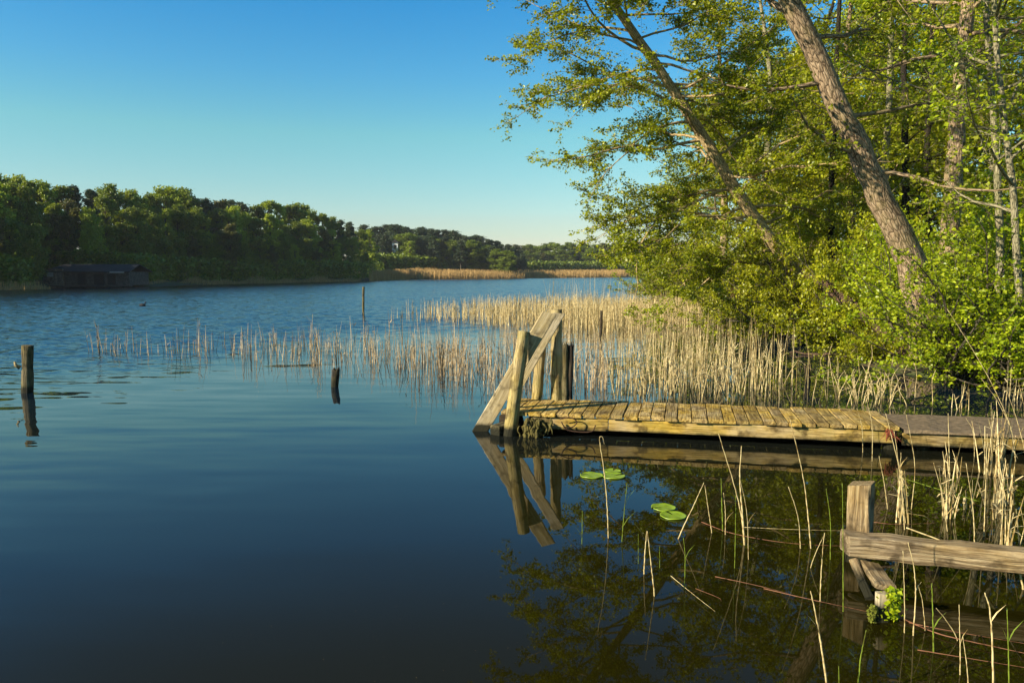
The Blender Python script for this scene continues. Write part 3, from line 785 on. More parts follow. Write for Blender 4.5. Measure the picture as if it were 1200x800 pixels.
rows = [("crest", 20, 0, "along the crest of the near wood", ['pine', 'olive', 'pine', 'pine', 'mid', 'light', 'light', 'mid', 'light', 'light', 'light', 'mid', 'pine', 'pine', 'mid', 'light', 'light', 'mid', 'light', 'mid', 'mid']),
        ("middle", 11, 14, "halfway up the near wood", ['mid', 'mid', 'light', 'mid', 'light', 'light', 'mid', 'light', 'mid', 'mid', 'light', 'olive', 'light', 'mid', 'light', 'mid', 'mid', 'light']),
        ("shore", 4, 34, "at the near wood's waterside", ['mid', 'mid', 'olive', 'mid', 'mid', 'olive', 'mid', 'mid', 'olive', 'mid', 'light', 'mid', 'olive', 'mid', 'mid'])]
for rn, dd, dy, where, kinds in rows:
    px = -150.0; k = 0; cnt = 0
    while px < 440:
        D = np.interp(px, shx, shD) + dd + fr.uniform(-2, 2)
        ty = np.interp(px, skyx, skyy) + dy + fr.uniform(-4, 7 + dy * .5)
        if rn == "shore" and 50 < px < 185: D += 7
        kd = kinds[k % len(kinds)]
        cw = {'light': 'fresh green', 'mid': 'mid green', 'olive': 'olive brown', 'pine': 'dark blue-green pine'}[kd]
        tail = cw if kd == 'pine' else cw + ' broadleaf tree'
        if px < -12: place_far(kd, px, D, ty, "tree of the near wood standing beyond the edge of the view", "trees of the near wood beyond the view")
        else: place_far(kd, px, D, ty, f"{tail}, {words[cnt]} from the left {where}", "trees of the near hillside wood", fr.uniform(.85, 1.1)); cnt += 1
        step = 2.15 * FPX / D * fr.uniform(.75, 1.15)
        px += step; k += 1
# pines and broadleaf trees beyond the golden reeds: too far to tell apart
for px in np.arange(428, 618, 6.2):
    for rr_ in (0, 1):
        D = 222 + rr_ * 16 + fr.uniform(-5, 5)
        ty = np.interp(px, [428, 470, 520, 560, 600, 618], [263, 263, 268, 275, 285, 297]) + fr.uniform(-1, 4) + (9 if rr_ == 0 else 0)
        kd = 'pine' if (rr_ == 1 or fr.random() < .45) else 'mid'
        lab, grp = (("dark pine beyond the golden reeds on the far shore", "far pines beyond the golden reeds") if kd == 'pine'
                    else ("broadleaf tree standing before the far dark pines", "broadleaf trees before the far pines"))
        place_far(kd, px + fr.uniform(-2, 2), D, ty, lab, grp, wid=1.5)
place_far('light', 481, 214, 283, "fresh green tree standing out before the far dark pines", "fresh green trees beyond the golden reeds", 1.3)
for px in np.arange(596, 790, 6.0):
    for rr_ in (0, 1):
        D = 300 + rr_ * 22 + fr.uniform(-6, 6)
        if px > 735 : D += 20
        ty = 287 + fr.uniform(-3, 4) + (7 if rr_ == 0 else 0)
        place_far('mid' if fr.random() < .7 else 'olive', px + fr.uniform(-2, 2), D, ty, "hazy broadleaf tree at the far end of the lake", "trees at the far end of the lake", wid=1.7)

# undergrowth: a sheet of small leaves over both banks
def undergrowth(name, pts, hmax, size, mat, seed, per=6):
    lr = np.random.default_rng(seed)
    z = hgt(pts[:, 0], pts[:, 1])
    P = np.stack([pts[:, 0], pts[:, 1], z], 1)
    P = np.repeat(P, per, 0) + lr.normal(0, 1, (len(P) * per, 3)) * np.array([.12, .12, 0]) + np.stack([np.zeros(len(P) * per)] * 2 + [lr.uniform(0, hmax, len(P) * per)], 1)
    c = MB(); leaves(c, P, size, lr, flat=.5)
    return tag(c.build(name, mat, smooth=False), kind='stuff')
lr = np.random.default_rng(70)
def scatter_land(n, x0, x1, y0, y1, dmin, dmax):
    x = lr.uniform(x0, x1, n); y = lr.uniform(y0, y1, n); d = sd(x, y)
    k = (d > dmin) & (d < dmax); return np.stack([x[k], y[k]], 1)
tag(undergrowth("undergrowth", scatter_land(16000, 5, 26, 9, 60, .1, 12), .4, .07, M['leaf_under'], 71), "low green undergrowth covering the wooded bank", "undergrowth")
px_ = lr.uniform(-60, 450, 5200); D_ = np.interp(px_, shx, shD) + lr.uniform(0, 10, 5200)
D_ = np.where((px_ > 40) & (px_ < 190), np.maximum(D_, 93.0), D_)
tag(undergrowth("undergrowth", np.stack([(px_ - 600) / FPX * D_, D_], 1), 3.2, .4, M['far_mid'], 72, per=7), "dark low thicket under the near hillside wood", "undergrowth")
px_ = lr.uniform(425, 800, 5200); D_ = np.interp(px_, [425, 480, 720, 800], [196, 206, 285, 310]) + lr.uniform(0, 10, 5200)
tag(undergrowth("undergrowth", np.stack([(px_ - 600) / FPX * D_, D_], 1), 4.0, .8, M['far_mid'], 73, per=5), "dark thicket under the far woods behind the golden reeds", "undergrowth")

# ------------------------------------------------------------------ reeds
def reed_mesh(mb, B, H, r, rng, lean=.12, broken=.15, leafy=.3, seg=3, lean_dir=None):
    """many stems at once: B base points (n,3), H heights, r radii"""
    n = len(B); H = np.broadcast_to(H, (n,)); r = np.broadcast_to(r, (n,))
    az = rng.uniform(0, 2 * math.pi, n); ln = np.abs(rng.normal(0, lean, n))
    d = np.stack([np.cos(az) * ln, np.sin(az) * ln, np.ones(n)], 1); d /= np.linalg.norm(d, axis=1)[:, None]
    br = rng.random(n) < broken
    baz = rng.uniform(0, 2 * math.pi, n); bel = rng.uniform(-1.1, .4, n)
    bd = np.stack([np.cos(baz) * np.cos(bel), np.sin(baz) * np.cos(bel), np.sin(bel)], 1)
    curve = np.stack([np.cos(az), np.sin(az), np.zeros(n)], 1) * rng.uniform(0, .06, (n, 1)) * H[:, None]
    P = [B]
    for k in range(1, seg + 1):
        f = k / seg
        q = B + d * (H * f)[:, None] + curve * f * f
        P.append(q)
    P[-1] = np.where(br[:, None], P[-2] + bd * (H / seg * rng.uniform(.5, 1.2, n))[:, None], P[-1])
    V = []
    for k, q in enumerate(P):
        rk = r * (1 - .75 * k / seg)
        for j in range(3):
            t = j * 2 * math.pi / 3 + az
            V.append(q + np.stack([np.cos(t) * rk, np.sin(t) * rk, np.zeros(n)], 1))
    V = np.stack(V, 1); m = 3 * (seg + 1)
    base = np.arange(n)[:, None] * m; Q = []
    for k in range(seg):
        for j in range(3):
            a_, b_ = 3 * k + j, 3 * k + (j + 1) % 3
            Q.append(base + np.array([[a_, b_, b_ + 3, a_ + 3]]))
    mb.add(V.reshape(-1, 3), Q=np.concatenate(Q))
    # blades
    k = np.nonzero(rng.random(n) < leafy)[0]
    if len(k):
        f = rng.uniform(.3, .85, len(k))[:, None]
        q = B[k] + d[k] * (H[k][:, None] * f)
        a2 = rng.uniform(0, 2 * math.pi, len(k)); e2 = rng.uniform(-.3, 1.1, len(k)); L = (H[k] * rng.uniform(.15, .4, len(k)))[:, None]
        dd = np.stack([np.cos(a2) * np.cos(e2), np.sin(a2) * np.cos(e2), np.sin(e2)], 1)
        w = np.stack([-np.sin(a2), np.cos(a2), np.zeros(len(k))], 1) * (r[k] * 1.2)[:, None]
        mid = q + dd * L * .6; tip = q + dd * L + np.array([0, 0, -.3]) * L
        V = np.stack([q - w, q + w, mid + w * .8, mid - w * .8, tip], 1)
        b5 = np.arange(len(k))[:, None] * 5
        mb.add(V.reshape(-1, 3), Q=b5 + np.array([[0, 1, 2, 3]]), T=b5 + np.array([[3, 2, 4]]))

def sample_px(rng, n, poly_dens):
    """draw base points over the water: poly_dens(px, py) -> density 0..1, py is the photo row of the base"""
    out = []; tot = 0
    while tot < n:
        x = rng.uniform(80, 1210, 40000); y = rng.uniform(352, 500, 40000)
        k = rng.random(40000) < poly_dens(x, y)
        P = np.array([gnd(a_, b_) for a_, b_ in zip(x[k][:n], y[k][:n])])
        if len(P): P = P[sd(P[:, 0], P[:, 1]) < .15]; out.append(P); tot += len(P)
    return np.concatenate(out)[:n]
def clump(rng, P, spread):
    return P + rng.normal(0, 1, P.shape) * np.array([spread, spread * 1.5, 0])
rr = np.random.default_rng(80)
# the dense bed (counted in thousands): far belt and right-hand side
def dens_far(x, y):
    top = np.interp(x, [420, 500, 560, 700, 850], [372, 366, 361, 357, 356])
    bot = np.interp(x, [420, 520, 600, 720, 780, 850], [376, 380, 386, 392, 388, 380])
    d = np.clip((y - top) / 5, 0, 1) * np.clip((bot - y) / 10, 0, 1) * np.clip((x - 425) / 170, 0, 1) ** 1.4 * np.clip((865 - x) / 20, 0, 1)
    return d
def dens_right(x, y):
    d = np.clip((y - 375) / 20, 0, 1) * np.clip((470 - y) / 12, 0, 1) * np.clip((x - 690) / 60, 0, 1) * np.clip((955 - x) / 110, 0, 1)
    hole = np.exp(-(((x - 800) / 55) ** 2 + ((y - 398) / 9) ** 2))
    return d * (1 - .8 * hole)
def dens_sparse(x, y):
    mid = np.interp(x, [90, 135, 190, 300, 420, 560, 700], [411, 411, 414, 414, 416, 424, 430]); w = np.interp(x, [90, 160, 300, 450, 600, 700], [3, 4, 9, 15, 22, 24])
    d = np.exp(-((y - mid) / w) ** 2)
    gap = .45 + .55 * (np.sin(x * .11) * np.sin(x * .037 + 1) > -.25)
    gap = np.where((x > 178) & (x < 190), .0, gap)
    return d * gap * np.interp(x, [85, 95, 130, 175, 200, 420, 700, 720], [0, .05, .8, .8, .6, .8, 1, 0]) * .5
mb = MB()
P = clump(rr, sample_px(rr, 4300, dens_far), .06)
reed_mesh(mb, P, rr.uniform(.42, .9, len(P)) * np.interp(P[:, 0], [-6, 0, 6], [.75, .95, 1.05]), .0085, rr, lean=.07, broken=.15, leafy=.7)
P = clump(rr, sample_px(rr, 470, dens_right), .05)
reed_mesh(mb, P, rr.uniform(.3, .98, len(P)), .0052, rr, lean=.085, broken=.3, leafy=.5)
P = gnd_p = np.array([gnd(x_, y_) for x_, y_ in zip(rr.uniform(640, 760, 60), rr.uniform(356, 366, 60))])
reed_mesh(mb, P, rr.uniform(1.2, 1.75, len(P)), .008, rr, lean=.1)
tag(mb.build("reed_bed", M['reed'], smooth=False), "dense bed of dry straw-coloured reeds beyond the jetty", "reeds", kind='stuff')
mb = MB()
c0 = sample_px(rr, 430, dens_sparse)
P = np.repeat(c0, rr.integers(1, 5, len(c0)), 0); P = P + rr.normal(0, 1, P.shape) * np.array([.10, .18, 0])
reed_mesh(mb, P, rr.uniform(.2, .62, len(P)), .006, rr, lean=.14, broken=.25, leafy=.5)
c0 = sample_px(rr, 38, dens_sparse)
P = np.repeat(c0, 4, 0) + rr.normal(0, 1, (len(c0) * 4, 3)) * np.array([.04, .04, 0])
reed_mesh(mb, P, rr.uniform(.35, .8, len(P)), .008, rr, lean=.06, broken=.1, leafy=.6)
tag(mb.build("reed_fringe", M['reed_grey'], smooth=False), "sparse fringe of dry reeds trailing out into open water", "reeds", kind='stuff')

# golden reeds of the far shore
mb = MB()
n = 15000
s_ = rr.uniform(0, 1, n)
fx = np.interp(s_, [0, .25, .6, 1], [-27, -24, 6, 40]); fy = np.interp(s_, [0, .25, .6, 1], [146, 181, 222, 262])
P = np.stack([fx, fy + rr.uniform(-1, 22, n), np.full(n, 0.0)], 1)
P[:, 2] = np.maximum(0, hgt(P[:, 0], P[:, 1]) * .6)
reed_mesh(mb, P, rr.uniform(1.3, 2.3, n), .05, rr, lean=.1, broken=0, leafy=0, seg=2)
tag(mb.build("far_reed_bed", M['reed_gold'], smooth=False), "belt of golden reeds along the far end of the lake", "reeds", kind='stuff')
mb = MB()
n = 5000
px_ = np.concatenate([rr.uniform(176, 440, 4600), rr.uniform(-20, 60, 400)]); D_ = np.interp(px_, shx, shD) - 1.5 + rr.uniform(-1.5, 2, n)
P = np.stack([(px_ - 600) / FPX * D_, D_, np.zeros(n)], 1)
reed_mesh(mb, P, rr.uniform(.3, 1.3, n) * (.62 + .38 * np.sin(px_ * .13) * np.sin(px_ * .041 + 2)), .03, rr, lean=.2, broken=0, leafy=0, seg=2)
tag(mb.build("shore_reeds", M['reed_gold'], smooth=False), "narrow strip of reeds at the foot of the near hillside wood", "reeds", kind='stuff')

# reed stems one can tell one from another: variants and copies behind the jetty
vars_ = []
for v in range(8):
    vr = np.random.default_rng(90 + v); mb = MB()
    L = 1.0; a_ = vr.uniform(0, 6.28)
    P = [np.zeros(3), np.array([.03 * math.cos(a_), .03 * math.sin(a_), .4]), np.array([.08 * math.cos(a_), .08 * math.sin(a_), .75])]
    P.append(P[-1] + (np.array([.05, 0, .27]) if v % 3 else nrm([math.cos(a_), math.sin(a_), -.4]) * .35))
    tube(mb, spline(P, 7) if v % 3 else np.array(P), np.linspace(.0062, .0025, 7 if v % 3 else 4), 5, rng=vr)
    if v % 2:
        q = P[2]; e = a_ + 1.5
        dd = np.array([math.cos(e), math.sin(e), .6])
        w = np.array([-math.sin(e), math.cos(e), 0]) * .006
        mb.add([q - w, q + w, q + dd * .12 + w, q + dd * .12 - w, q + dd * .2 + np.array([0, 0, -.06])], Q=[(0, 1, 2, 3)], T=[(3, 2, 4)])
    o = mb.build("reed", M['reed'], smooth=True); o['label'] = 'x'; vars_.append(o)
def put_stem(v, p, h, lab, grp, thick=1.0):
    o = vars_[v]; o = o if o['label'] == 'x' else copy_tree(o)
    o.location = p; o.scale = (thick, thick, h); o.rotation_euler = (rr.normal(0, .1), rr.normal(0, .1), rr.uniform(0, 6.28))
    tag(o, lab, "reed", grp)
def dens_near(x, y): return np.clip((y - 440) / 12, 0, 1) * np.clip((x - 700) / 60, 0, 1) * (y < 474) * np.interp(x, [700, 890, 915, 1060, 1061], [1, 1, .12, .12, 0])
for k, p in enumerate(sample_px(rr, 110, dens_near)):
    lab = "dry reed stem standing in the water close behind the planked jetty"
    put_stem(k % 8, p - np.array([0, 0, .02]), rr.uniform(.4, .85), lab, "reed stems close behind the jetty")
for k in range(46):
    x_, y_ = rr.normal(1022, 28), rr.uniform(468, 480)
    put_stem((k * 3) % 8, gnd(x_, y_) + np.array([0, .1, -.02]), rr.uniform(.25, .55), "pale broken reed stem in the tangle behind the jetty's last planks", "broken reeds behind the last planks")

# ------------------------------------------------------------------ the planked jetty
JU = nrm([3.03, -.65, 0]); JN = np.array([-JU[1], JU[0], 0])      # along the jetty, and away from the camera
J0 = np.array([-.14, 8.03, 0.0])                                   # front corner of the free end
def J(u, v, z): return J0 + JU * u + JN * v + np.array([0, 0, z])
LEN = 3.93
jet = empty("jetty", J(2, .43, 0), "weathered planked jetty with posts and crossed boards at its free end", "jetty")
jo = np.array(jet.location)
lr = np.random.default_rng(100)
mb = MB()
u = 0.02; k = 0
while u < LEN - .05:
    w = lr.uniform(.128, .158) if u < 2.2 else lr.uniform(.11, .135)
    w = min(w, LEN - u)
    z = .222 + lr.normal(0, .0015)
    f0 = lr.normal(0, .012); b0 = lr.normal(0, .015)
    board(mb, J(u + w / 2, -.02 + f0, z), J(u + w / 2 + .01, .87 + b0, z + lr.normal(0, .003)), w - lr.uniform(.007, .014), .036, seg=6, rng=lr, ch=.004, twist=lr.normal(0, .012))
    u += w; k += 1
mb.build("deck", M['deck'], jet, origin=jo, smooth=False)
mb = MB(); board(mb, J(.36, .03, .128), J(1.15, .03, .128), .045, .128, seg=5, rng=lr); board(mb, J(1.158, .03, .132), J(LEN - .07, .03, .132), .045, .122, seg=10, rng=lr)
mb.build("front_beam", M['beam'], jet, origin=jo, smooth=False)
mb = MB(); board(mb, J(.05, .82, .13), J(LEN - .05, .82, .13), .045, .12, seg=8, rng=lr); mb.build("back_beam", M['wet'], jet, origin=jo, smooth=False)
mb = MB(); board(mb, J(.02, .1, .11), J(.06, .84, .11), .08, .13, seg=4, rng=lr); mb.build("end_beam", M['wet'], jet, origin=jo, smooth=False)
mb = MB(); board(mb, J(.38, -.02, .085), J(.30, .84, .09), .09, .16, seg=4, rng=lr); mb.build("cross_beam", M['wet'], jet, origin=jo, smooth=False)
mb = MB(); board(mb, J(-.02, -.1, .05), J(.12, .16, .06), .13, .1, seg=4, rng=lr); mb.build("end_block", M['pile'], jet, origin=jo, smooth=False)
def post(name, p0, p1, r, mat, parent, seed, n=16, seg=10, jag=0.0, split=0.0, taper=.95):
    pr = np.random.default_rng(seed); m_ = MB()
    p0 = np.asarray(p0, float); p1 = np.asarray(p1, float)
    bend = pr.normal(0, r * .22, 3)
    P = np.array([p0 + (p1 - p0) * f + bend * math.sin(f * 3.1) for f in np.linspace(0, 1, seg + 1)])
    rad = r * np.linspace(1.0, taper, seg + 1) * (1 + .03 * pr.standard_normal(seg + 1))
    T, A, B = frames(P); th = np.arange(n) * 2 * math.pi / n
    prof = 1 + .05 * np.sin(2 * th + pr.uniform(0, 6)) + .03 * np.sin(5 * th + pr.uniform(0, 6))
    L = np.linspace(0, np.linalg.norm(p1 - p0), seg + 1)
    go = pr.random(3) * 20; V = []; G = []
    for i_ in range(seg + 1):
        q = rad[i_] * prof * (1 + .015 * pr.standard_normal(n))
        V.append(P[i_] + q[:, None] * (np.cos(th)[:, None] * A[i_] + np.sin(th)[:, None] * B[i_]))
        G.append(np.stack([np.full(n, L[i_]), q * np.cos(th), q * np.sin(th)], 1) + go)
    V.append(P[-1] + T[-1] * r * .06 + (V[-1] - P[-1]) * .86); G.append(G[-1].copy())
    if jag:
        J_ = np.abs(pr.normal(0, jag, n)); J_[pr.integers(n)] += jag * 2
        V[-1] = V[-1] + T[-1] * J_[:, None]; V[-2] = V[-2] + T[-1] * (J_ * .5)[:, None]
    V.append((P[-1] - T[-1] * (jag * 1.2))[None]); G.append((go + np.array([L[-1], 0, 0]))[None])
    ns = seg + 2
    i_ = np.arange(ns - 1)[:, None] * n; j_ = np.arange(n)[None]; k_ = (j_ + 1) % n
    Q = np.stack([i_ + j_, i_ + k_, i_ + n + k_, i_ + n + j_], -1).reshape(-1, 4)
    c_ = ns * n; base = (ns - 1) * n
    T_ = np.stack([base + np.arange(n), base + (np.arange(n) + 1) % n, np.full(n, c_)], 1)
    m_.add(np.concatenate(V), Q=Q, T=T_, G=np.concatenate(G))
    return m_.build(name, M[mat], parent, origin=None if parent is None else np.array(parent.location), smooth=True)
# posts: feet 0.4 m under water
def ext(p, q, d=.4):
    t = nrm(np.asarray(q) - np.asarray(p)); return np.asarray(p) - t * d / max(.2, t[2])
pf, pt = gnd(599, 509), at(614.5, 389, 8.08)
post("front_post", ext(pf, pt), pt, .074, 'post', jet, 101)
pf, pt = at(651, 470, 8.76), at(652.5, 363, 8.78); post("back_post", ext(pf, pt, .7), pt, .068, 'post', jet, 102)
pf, pt = at(627, 469, 8.84), at(634, 400, 8.86); post("back_post", ext(pf, pt, .7), pt, .062, 'post', jet, 103)
# board A behind the front post, board B behind the deck
a0, a1 = at(562, 506, 8.15), at(644, 366.5, 8.185)
mb = MB(); dA = nrm(a1 - a0); board(mb, a0 - dA * .12, a1, .152, .034, up=(0.05, 1, 0), seg=8, rng=lr, trim=(0.0, -.02)); mb.build("diagonal_board", M['board'], jet, origin=jo, smooth=False)
b0, b1 = at(596, 470, 8.60), at(655.5, 367, 8.66)
mb = MB(); board(mb, b0, b1, .122, .03, up=(0.05, 1, 0), seg=8, rng=lr, trim=(0.0, -.03)); mb.build("diagonal_board", M['board'], jet, origin=jo, smooth=False)
# hanging root clump
mb = MB(); cr = np.random.default_rng(105)
pts_ = []
for k in range(110):
    p = at(cr.normal(628, 6.5), 489 + cr.uniform(0, 12), 7.86 + cr.uniform(-.06, .05)); L_ = cr.integers(2, 6)
    P = [p]
    for s__ in range(L_): P.append(P[-1] + np.array([cr.normal(0, .014), cr.normal(0, .012), -.022 - cr.uniform(0, .025)]))
    tube(mb, P, cr.uniform(.005, .016) * np.r_[.5, cr.uniform(.6, 1.3, L_ - 1), .25], 6, wob=.35, rng=cr); pts_ += P
leaves(mb, np.repeat(np.array(pts_), 1, 0) + cr.normal(0, .012, (len(pts_), 3)), .016, cr, flat=.2)
mb.build("root_clump", M['root'], jet, origin=jo)
# rope looped over the front beam
P = [at(656, 491, 7.83), at(668, 489, 7.80), at(676, 494, 7.79), at(671, 500, 7.79), at(662, 500, 7.79), at(658, 494, 7.79), at(664, 503, 7.79), at(680, 506, 7.77), at(694, 505, 7.74), at(698, 498, 7.74)]
mb = MB(); tube(mb, spline(P, 40), .006, 6, rng=cr); mb.build("rope", M['rope'], jet, origin=jo)
# rusty growth and pile at the joint
mb = MB()
for k in range(16):
    p = at(cr.normal(1043, 3), 502 + cr.uniform(-1, 6), 7.17 + cr.uniform(-.04, .03)); P = [p]
    for s__ in range(3): P.append(P[-1] + np.array([cr.normal(0, .02), cr.normal(0, .015), -.03]))
    tube(mb, P, cr.uniform(.003, .007) * np.array([.8, 1.2, 1, .3]), 4, wob=.3, rng=cr)
mb.build("rusty_growth", M['rust'], jet, origin=jo)
post("support_post", J(LEN - .06, .12, -.5), J(LEN - .08, .10, .19), .07, 'pile', jet, 106)
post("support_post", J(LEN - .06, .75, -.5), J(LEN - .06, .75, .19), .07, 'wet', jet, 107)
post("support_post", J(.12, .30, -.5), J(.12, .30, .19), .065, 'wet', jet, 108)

# split pile standing in the water behind the jetty
sp_ = empty("split_pile", gnd(665, 476), "short split dark pile in the water behind the tall jetty post", "post")
pf, pt = at(661.5, 476, 9.3), at(661.5, 405, 9.3); post("pile_half", ext(pf, pt), pt, .045, 'pile', sp_, 110, jag=.02)
pf, pt = at(667, 478, 9.32), at(668.5, 408, 9.32); post("pile_half", ext(pf, pt), pt, .042, 'wet', sp_, 111, jag=.03)

# ------------------------------------------------------------------ the dark-topped walkway
wk = empty("walkway", J(6, .43, 0), "walkway section topped with dark roofing felt, joined to the planked jetty", "walkway"); wo = np.array(wk.location)
mb = MB(); board(mb, J(LEN + .03, .42, .195), J(9.6, .42, .195), .92, .03, seg=26, rng=lr, wob=.004, ch=.01); mb.build("felt_deck", M['felt'], wk, origin=wo, smooth=False)
mb = MB(); board(mb, J(LEN + .02, .015, .118), J(9.6, .015, .118), .045, .115, seg=16, rng=lr); mb.build("front_beam", M['beam'], wk, origin=wo, smooth=False)
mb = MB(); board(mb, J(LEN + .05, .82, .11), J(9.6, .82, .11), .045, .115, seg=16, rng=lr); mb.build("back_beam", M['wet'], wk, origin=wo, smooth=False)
for k, u in enumerate((LEN + .25, LEN + 2.1, LEN + 4.0)):
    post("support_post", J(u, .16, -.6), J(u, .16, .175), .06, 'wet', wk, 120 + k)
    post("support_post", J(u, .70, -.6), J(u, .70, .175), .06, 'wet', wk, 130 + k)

# ------------------------------------------------------------------ the broken footbridge in front
fb = empty("broken_footbridge", at(1008, 660, 4.4) * np.array([1, 1, 0]), "broken timber footbridge end: square post, grey beam and mossy stub", "footbridge"); fo = np.array(fb.location)
th = R(-36)
mb = MB()
pb = np.array([at(1008, 600, 4.42)[0], 4.42, 0])
upv = (-math.sin(R(37)), -math.cos(R(37)), 0)
ptop = at(1008, 566, 4.42)
board(mb, pb - np.array([0, 0, .5]), np.array([pb[0], pb[1], ptop[2]]), .125, .125, up=upv, seg=8, rng=lr, ch=.007, wob=.002, trim=(0, .012))
mb.build("post", M['old'], fb, origin=fo, smooth=False)
mb = MB()
e0 = np.array([at(990, 640, 4.22)[0], 4.22, .178]); e1 = np.array([2.66, 3.97, .178]); dd = nrm(e1 - e0)
board(mb, e0, e0 + dd * 2.6, .135, .115, seg=22, rng=lr, ch=.012, wob=.0035, trim=(.02, 0)); mb.build("beam", M['old'], fb, origin=fo, smooth=False)
mb = MB(); board(mb, at(1000, 656, 4.16), at(1019, 701, 3.86), .045, .028, up=(-.5, -.2, 1), seg=5, rng=lr); mb.build("brace", M['old'], fb, origin=fo, smooth=False)
mb = MB(); board(mb, at(1019, 661, 4.14), at(1038, 688, 3.80), .10, .032, up=(0, -.5, 1), seg=5, rng=lr, wob=.003); mb.build("brace", M['old'], fb, origin=fo, smooth=False)
s0 = gnd(1031, 728); s1 = at(1034, 694, s0[1] + .02)
mb = MB(); board(mb, s0 - np.array([0, 0, .3]), s1, .055, .05, up=(0, -1, 0), seg=7, rng=lr, wob=.003); mb.build("stub", M['board'], fb, origin=fo, smooth=False)
mb = MB()
cr = np.random.default_rng(140)
P = np.array([at(cr.normal(1046, 5), cr.uniform(690, 726), s0[1] + cr.normal(0.02, .035)) for _ in range(330)])
leaves(mb, P, .02, cr, flat=.3, aspect=.5); mb.build("creeper", M['leaf_bright'], fb, origin=fo, smooth=False)
mb = MB()
P = np.array([at(x_ + cr.normal(0, 2.5), y_ + np.clip(cr.normal(0, 5), -10, 10), s0[1] - .0 + cr.normal(0, .02)) for x_, y_ in ([(1023, 719)] * 380)])
leaves(mb, P, .013, cr, flat=.2, aspect=.5); mb.build("moss", M['moss'], fb, origin=fo, smooth=False)

# ------------------------------------------------------------------ poles standing in the lake
def lone_post(name, px, y0, y1, r, mat, label, cat, seed, dx=0, **kw):
    f_ = gnd(px, y0); t_ = at(px + dx, y1, f_[1])
    e = empty(name, f_, label, cat)
    post("shaft", ext(f_, t_), t_, r, mat, e, seed, **kw); return e, f_, t_
e, f_, t_ = lone_post("mooring_pole", 31, 460, 405, .078, 'pile', "thick round mooring pole alone in open water, taller of two", "pole", 150, dx=1)
mb = MB(); tube(mb, [f_ + np.array([-.05, -.03, .36]), f_ + np.array([-.10, -.05, .40]), f_ + np.array([-.11, -.05, .45])], [.03, .022, .012], 7, rng=cr); mb.build("knot", M['post'], e, origin=f_)
lone_post("pole_stump", 394, 453, 434, .055, 'wet', "short jagged dark stump in open water near the reed fringe", "stump", 151, jag=.03)
lone_post("thin_pole", 426, 369, 336, .045, 'pile', "thin tall grey pole standing beyond the sparse reeds", "pole", 152)
lone_post("stake", 703, 396, 364, .035, 'wet', "short dark stake leaning slightly inside the dense reeds", "stake", 153, dx=2)
lone_post("rotten_stump", 946, 448, 432, .045, 'wet', "rotten reddish stump in dark water below the fallen branch", "stump", 154, jag=.05)

# fallen timber on the bank
mb = MB(); P = spline([at(942, 318, 18.4), at(985, 348, 17.0), at(1032, 382, 15.2), at(1078, 425, 13.6)], 14)
tube(mb, P, np.linspace(.10, .19, 14), 10, wob=.1, rng=cr)
tag(mb.build("fallen_log", M['log']), "dead brown log lying slantwise down the bank to the water", "log")
mb = MB(); P = spline([at(925, 413, 16.0), at(965, 415, 15.6), at(1010, 420, 15.0), at(1050, 420, 14.6), at(1085, 430, 14.0)], 20)
tube(mb, P + cr.normal(0, .015, P.shape), np.linspace(.02, .065, 20), 7, wob=.15, rng=cr)
for k in (5, 8, 12, 15): cones(mb, P[k][None], (P[k] + np.array([cr.normal(0, .3), -.2, cr.normal(0, .25)]))[None], np.array([.02]), np.array([.005]))
tag(mb.build("fallen_branch", M['log']), "long bare branch lying level just above the water", "fallen branch")

# sedge overhang
mb = MB(); cr = np.random.default_rng(160)
n = 1600; bx = cr.uniform(845, 925, n); D_ = 27.5 + cr.uniform(-.8, 1.0, n)
q = np.stack([(bx - 600) / FPX * D_, D_, cr.uniform(.75, 1.1, n)], 1)
dx_ = np.stack([cr.normal(0, .12, n), -cr.uniform(.1, .45, n), np.zeros(n)], 1)
L_ = cr.uniform(.5, 1.0, n)
w_ = np.array([.014, 0, 0])
V = np.stack([q - w_, q + w_, q + dx_ * .6 + w_ + np.array([0, 0, .06]), q + dx_ * .6 - w_ + np.array([0, 0, .06]), q + dx_ + np.array([0, 0, -1]) * L_[:, None]], 1)
b5 = np.arange(n)[:, None] * 5
mb.add(V.reshape(-1, 3), Q=b5 + np.array([[0, 1, 2, 3]]), T=b5 + np.array([[3, 2, 4]]))
tag(mb.build("sedge", M['sedge'], smooth=False), "brown sedge hanging over the undercut bank beside the reeds", "sedge", kind='stuff')

# ------------------------------------------------------------------ lily pads
def pad(px, py, r, rot, label):
    p = gnd(px, py, .006); mb = MB(); k = 34
    a_ = np.linspace(.16, 2 * math.pi - .16, k)
    ring = lambda f, z: np.stack([np.cos(a_) * r * f, np.sin(a_) * r * f, np.full(k, z) + .002 * np.sin(a_ * 5) * f], 1)
    V = np.concatenate([[(0, 0, .001)], ring(.5, .002), ring(.93, .001), ring(1.0, .005), ring(.985, -.003)])
    T = np.stack([np.zeros(k - 1, int), 1 + np.arange(k - 1), 2 + np.arange(k - 1)], 1); Q = []
    for s__ in range(3):
        b_ = 1 + s__ * k
        Q.append(np.stack([b_ + np.arange(k - 1), b_ + k + np.arange(k - 1), b_ + k + 1 + np.arange(k - 1), b_ + 1 + np.arange(k - 1)], 1))
    mb.add(V, Q=np.concatenate(Q), T=T)
    o = mb.build("lily_pad", M['pad']); o.location = p; o.rotation_euler = (0, 0, rot)
    tag(o, label, "lily pad", "lily pads near the jetty")
pad(693.5, 556.5, .098, 2.6, "lily pad left of the reed stem, farthest from the second pair")
pad(719, 557, .10, .5, "lily pad pierced at its edge by the tall bent reed stem")
pad(718, 551.5, .07, 1.2, "smaller lily pad tucked behind the pair by the tall stem")
